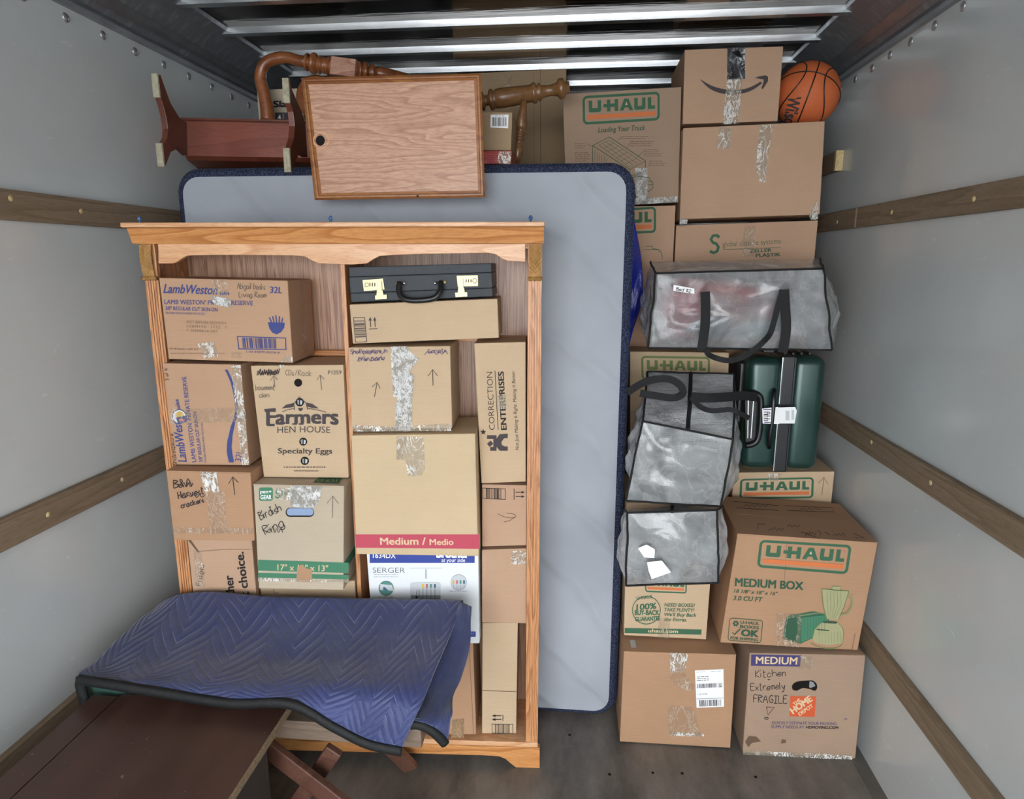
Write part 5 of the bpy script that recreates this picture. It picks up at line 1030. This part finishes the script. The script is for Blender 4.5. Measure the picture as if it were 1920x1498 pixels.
# boxes behind
pl = PY(2.60); o, f, b = carton(pl, [(481, 168), (566, 165), (626, 1150), (554, 1150)], .3, CB['grey'], 'pale box with heavy black lettering behind the chair arm', floor=True)
p = Print(pl); p.text('Slam', (512, 201), (556, 200.5), 12, 'black', .045); p.rect(516, 211, 545, 225, 'dk'); p.poly([(520, 222), (525, 214), (527, 223)], 'white'); p.rect(530, 213, 532, 223, 'grey'); p.build('printed_graphics', o)
pl = PY(3.08); o, f, b = carton(pl, [(850, 139), (1062, 128), (1048, 1000), (865, 1000)], .2, CB['dark'], 'tall dark brown box standing behind the turned chair leg', floor=True)
p = Print(pl); p.line([(1013, 128), (1014, 305)], .9, 'brown'); p.line([(1000, 130), (1002, 305)], .6, 'brown'); p.build('crease', o); tape(o, pl, [(946, 142), (960, 142), (958, 162), (948, 162)], 'clear')
pl = PY(2.30); o, f, b = carton(pl, [(889, 208), (961, 211), (958, 280), (889, 280)], .14, CB['dark'], 'small brown box with a white barcode sticker beside the spindle')
p = Print(pl); p.poly([(920, 215), (953.5, 215), (952.5, 240.5), (919.5, 239)], 'white'); p.bars(923, 220, 950, 236.5, 16, 'dk', True, 7); p.lines(928, 217, 948, 1, 2, 'dk', 1); p.build('barcode_sticker', o, 'white barcode sticker')
rm = M('red_printed_film', 'A8433C', .3, 0, spec=.7); rm.bump(rm.noise(rm.co(), 30, 4, .7, 1), .8, .02); 
pl = PY(2.28); o, f, b = carton(pl, [(889, 283), (960, 282), (958, 309), (889, 309)], .14, rm.m, 'red film-wrapped packet under the small barcoded box', 'packet', name='wrapped_packet')
p = Print(pl); 
for k in range(5): p.line([(905, 290+k*4), (934, 289+k*4)], .9, 'rose')
p.build('printed_graphics', o); tape(o, pl, [(936, 284), (959, 284), (957, 308), (932, 306)], 'white')

# ================================================================== BENCH, CHEST AND BLANKET (lower left)
pk = empty('side_bench', (-.8, 1.65, 0), 'grey-brown plank-topped folding bench with crossed legs under the blanket', 'bench')
zt0 = atY(790, 1365, 1.50).z; zb0 = atY(790, 1403, 1.50).z
xr0 = atY(790, 1385, 1.5).x
MB().box(-1.25, xr0, 1.50, 1.80, zb0, zt0-.006).build('plank_top', W['plank'], pk, bevel=.003)
def legbar(p_, q_, a, b_): MB().bar(p_, q_, a, b_, 0, Vector((0, 1, 0))).build('leg', W['leg'], pk, bevel=.004)
A = atY(497, 1398, 1.53); B_ = atY(640, 1508, 1.53); d = B_-A; k = (A.z-.03)/(A.z-B_.z); legbar(A, A+d*k, .052, .022)
A = Vector((xr0-.38, 1.76, zb0)); B_ = atZ(771, 1440, .03); legbar(A, B_, .052, .022)
A = atY(628, 1404, 1.60); B_ = atY(560, 1500, 1.60); d = B_-A; k = (A.z-.03)/(A.z-B_.z); legbar(A, A+d*k, .05, .022)
A = atY(520, 1400, 1.75); B_ = atY(480, 1440, 1.75); d = B_-A; k = (A.z-.03)/(A.z-B_.z); legbar(A, A+d*k, .05, .022)
# chest
cz = .55; chst = empty('low_chest', (-1.03, 1.15, 0), 'low chest with a scuffed dark brown laminate top in the near left corner', 'chest')
lam2 = M('scuffed_brown_laminate', '5A372D', .33, spec=.5); ln = lam2.noise(lam2.co((3, .8, 1)), 4, 4, .6); sc2 = lam2.noise(lam2.co((1.6, 1, 1), (0, 0, .7)), 70, 2, .5, .6)
lam2.color(lam2.mix(lam2.ramp(sc2, [(.74, 0.0), (.78, .7)]), lam2.mix(lam2.ramp(ln, [(.3, 0.0), (.7, 1.0)]), '462F29', '573C33'), 'A98C7C')); lam2.set('Roughness', lam2.ramp(ln, [(.3, .28), (.7, .45)]))
MB().box(-1.232, -.752, .62, 1.492, cz-.018, cz).build('top_board', lam2.m, chst, bevel=.001)
MB().box(-1.312, -1.238, .62, 1.485, cz-.020, cz-.003).build('top_border', lam2.m, chst, bevel=.001)
MB().box(-.752, -.746, .62, 1.492, cz-.018, cz-.0005).build('raw_edge', simple('chipboard_edge', '9C8468', .9, 0, .25, 120, .3).m, chst)
MB().box(-1.30, -.775, .66, 1.40, .003, cz-.02).build('body', simple('dark_carcass_panel', '3A3431', .6, 0, .1, 6).m, chst, bevel=.002)

qm = M('quilted_blue_blanket', '39406F', .5, spec=.35, Sheen_Weight=.3); uv = qm.co((1, 1, 1), which='UV'); sx = qm.N('SeparateXYZ'); qm.L(uv, sx.inputs[0])
tri = qm.math('ABSOLUTE', qm.math('SUBTRACT', qm.math('FRACT', qm.math('MULTIPLY', sx.outputs[0], 6.2)), .5))
hh = qm.math('FRACT', qm.math('ADD', qm.math('MULTIPLY', sx.outputs[1], 22), qm.math('MULTIPLY', tri, 5.0)))
ridge = qm.math('ABSOLUTE', qm.math('SUBTRACT', hh, .5))                 # 0.5 at the stitch
puff = qm.math('SQRT', qm.math('SUBTRACT', .5, ridge)); nz = qm.noise(uv, 45, 4, .65)
st2 = qm.ramp(ridge, [(.455, 0.0), (.475, 1.0)]); brk = qm.ramp(qm.noise(uv, 9, 3), [(.45, 0.0), (.6, .55)])
qm.color(qm.mix(qm.math('MULTIPLY', st2, brk), qm.mix(qm.ramp(qm.noise(uv, 3, 3), [(.3, 0.0), (.7, 1.0)]), '303862', '3A4372'), '9AA3CC'))
qm.bump(qm.mix(.35, puff, nz), .6, .010); QB = qm.m
GRNQ = simple('green_blanket_lining', '3F5F56', .4, 0, .1, 12, .5).m; HEM = simple('black_binding_tape', '131415', .7, 0, .15, 40, .4).m
def cloth(rows, nu, nv, name, mat, parent, th=.008, wave=.004, seed=0):
    R3 = [smooth3([atY(x, y, Y) for x, y, Y in r], nu) for r in rows]; n_ = len(R3[0]); colm = []
    for i in range(n_): colm.append(smooth3([R3[r][i] for r in range(len(rows))], nv))
    m_ = len(colm[0]); vs = []
    for i in range(n_):
        for j in range(m_):
            p_ = colm[i][j].copy(); e = min(1, min(j, m_-1-j)/3); p_.z += wave*e*(noise.noise(p_*7+Vector((seed, 0, 0)))*1.6+noise.noise(p_*17)); vs.append(p_)
    fs = [(i*m_+j, i*m_+j+1, (i+1)*m_+j+1, (i+1)*m_+j) for i in range(n_-1) for j in range(m_-1)]
    me = bpy.data.meshes.new(name); me.from_pydata([tuple(v) for v in vs], [], fs)
    ul = me.uv_layers.new(name='UVMap')
    for lp_ in me.loops:
        i, j = divmod(lp_.vertex_index, m_); ul.data[lp_.index].uv = (i/(n_-1)*1.1, j/(m_-1)*.55)
    o = link(name, me, [mat, GRNQ], parent, True)
    sd_ = o.modifiers.new('thickness', 'SOLIDIFY'); sd_.thickness = th; sd_.offset = -1; sd_.material_offset = 1; sd_.material_offset_rim = 0
    return o, [colm[i][-1] for i in range(n_)], colm
bl = empty('moving_blanket', tuple(atY(520, 1250, 1.62)), 'navy quilted moving blanket with black binding draped over the plank bench', 'blanket')
rows = [
 [(300, 1130, 1.86), (335, 1114, 1.86), (400, 1109, 1.86), (500, 1117, 1.86), (600, 1119, 1.86), (700, 1122, 1.86), (790, 1123, 1.86), (868, 1125, 1.85)],
 [(252, 1170, 1.74), (300, 1168, 1.74), (400, 1170, 1.74), (500, 1176, 1.74), (600, 1180, 1.74), (700, 1182, 1.74), (775, 1184, 1.73), (843, 1187, 1.72)],
 [(205, 1215, 1.62), (265, 1219, 1.62), (370, 1224, 1.62), (480, 1230, 1.62), (590, 1236, 1.62), (680, 1239, 1.61), (752, 1242, 1.60), (818, 1247, 1.59)],
 [(168, 1250, 1.53), (235, 1256, 1.52), (340, 1262, 1.52), (460, 1270, 1.51), (570, 1276, 1.51), (665, 1285, 1.50), (730, 1296, 1.49), (795, 1306, 1.49)],
 [(150, 1262, 1.495), (210, 1270, 1.475), (310, 1280, 1.47), (430, 1292, 1.465), (550, 1300, 1.465), (645, 1325, 1.46), (710, 1342, 1.455), (776, 1350, 1.455)],
 [(147, 1268, 1.475), (200, 1276, 1.455), (310, 1294, 1.45), (430, 1312, 1.445), (545, 1314, 1.445), (630, 1358, 1.445), (690, 1388, 1.44), (754, 1402, 1.44)]]
o, hem, colm = cloth(rows, 8, 8, 'quilted_cover', QB, bl)
def binding(pts, wd, name='binding', drop=Vector((0, 0, -1))):
    vs = []; n_ = len(pts)
    for i, p_ in enumerate(pts):
        d = (pts[min(i+1, n_-1)]-pts[max(i-1, 0)]).normalized(); s_ = (drop-d*drop.dot(d)).normalized(); nrm = d.cross(s_).normalized()
        for a, b_ in ((-.003, -.005), (-.003, .008), (wd*.5, .011), (wd, .006), (wd+.002, -.001), (wd*.5, -.006)): vs.append(p_+s_*a-nrm*b_*(1 if nrm.y > 0 else -1))
    fs = [(6*i+k, 6*i+(k+1) % 6, 6*i+6+(k+1) % 6, 6*i+6+k) for i in range(n_-1) for k in range(6)] + [tuple(range(6)), tuple(6*(n_-1)+k for k in reversed(range(6)))]
    return MB().add(vs, fs).build(name, HEM, bl, True)
binding(hem, .022)
# green lining showing where the left corner lifts
lr = [[(158, 1272, 1.505), (185, 1280, 1.50), (230, 1290, 1.50), (330, 1306, 1.50)], [(163, 1300, 1.515), (190, 1303, 1.51), (240, 1311, 1.51), (330, 1314, 1.51)], [(170, 1330, 1.525), (195, 1318, 1.52), (245, 1320, 1.52), (330, 1322, 1.52)]]
o, _, _ = cloth(lr, 6, 5, 'lining', GRNQ, bl, .004, .003, 5)
binding(smooth3([atY(x, y, 1.485) for x, y in ((150, 1268), (146, 1280), (150, 1300), (158, 1328))], 5), .022, 'binding', Vector((1, 0, 0)))
# second layer hanging over the right end
fr = [[(862, 1128, 1.83), (868, 1130, 1.82), (875, 1133, 1.82), (881, 1136, 1.81)], [(838, 1187, 1.74), (855, 1192, 1.735), (870, 1198, 1.73), (882, 1205, 1.73)], [(812, 1245, 1.65), (832, 1252, 1.64), (850, 1262, 1.635), (866, 1268, 1.64)], [(790, 1300, 1.57), (812, 1302, 1.565), (833, 1305, 1.56), (850, 1305, 1.57)], [(765, 1348, 1.478), (790, 1346, 1.475), (820, 1352, 1.48), (846, 1340, 1.49)], [(755, 1354, 1.472), (785, 1353, 1.47), (815, 1366, 1.475), (840, 1390, 1.485)]]
o, hem2, _ = cloth(fr, 6, 6, 'hanging_fold', QB, bl, .008, .003, 9); binding(hem2, .020)
MB().hexa([atY(292, 1140, 1.87), atY(335, 1116, 1.87), atY(335, 1135, 1.83), atY(300, 1150, 1.83)], [atY(292, 1140, 1.87)+Vector((0, 0, -.012)), atY(335, 1116, 1.87)+Vector((0, 0, -.012)), atY(335, 1135, 1.83)+Vector((0, 0, -.012)), atY(300, 1150, 1.83)+Vector((0, 0, -.012))]).build('folded_corner', QB, bl)

for u_, l_ in ((3, 4), (1, 3), (0, 1), (5, 6), (2, 5), (14, 15), (9, 14), (8, 9), (7, 8), (12, 13), (11, 12), (10, 11), (24, 21), (26, 24), (16, 20), (18, 19), (17, 18), (23, 22), (29, 30)): rest(BX[u_], BX[l_])
for u_ in (4, 6, 15, 13): rest(BX[u_], z=zb+.006)
rest(BX[30], z=2.033)
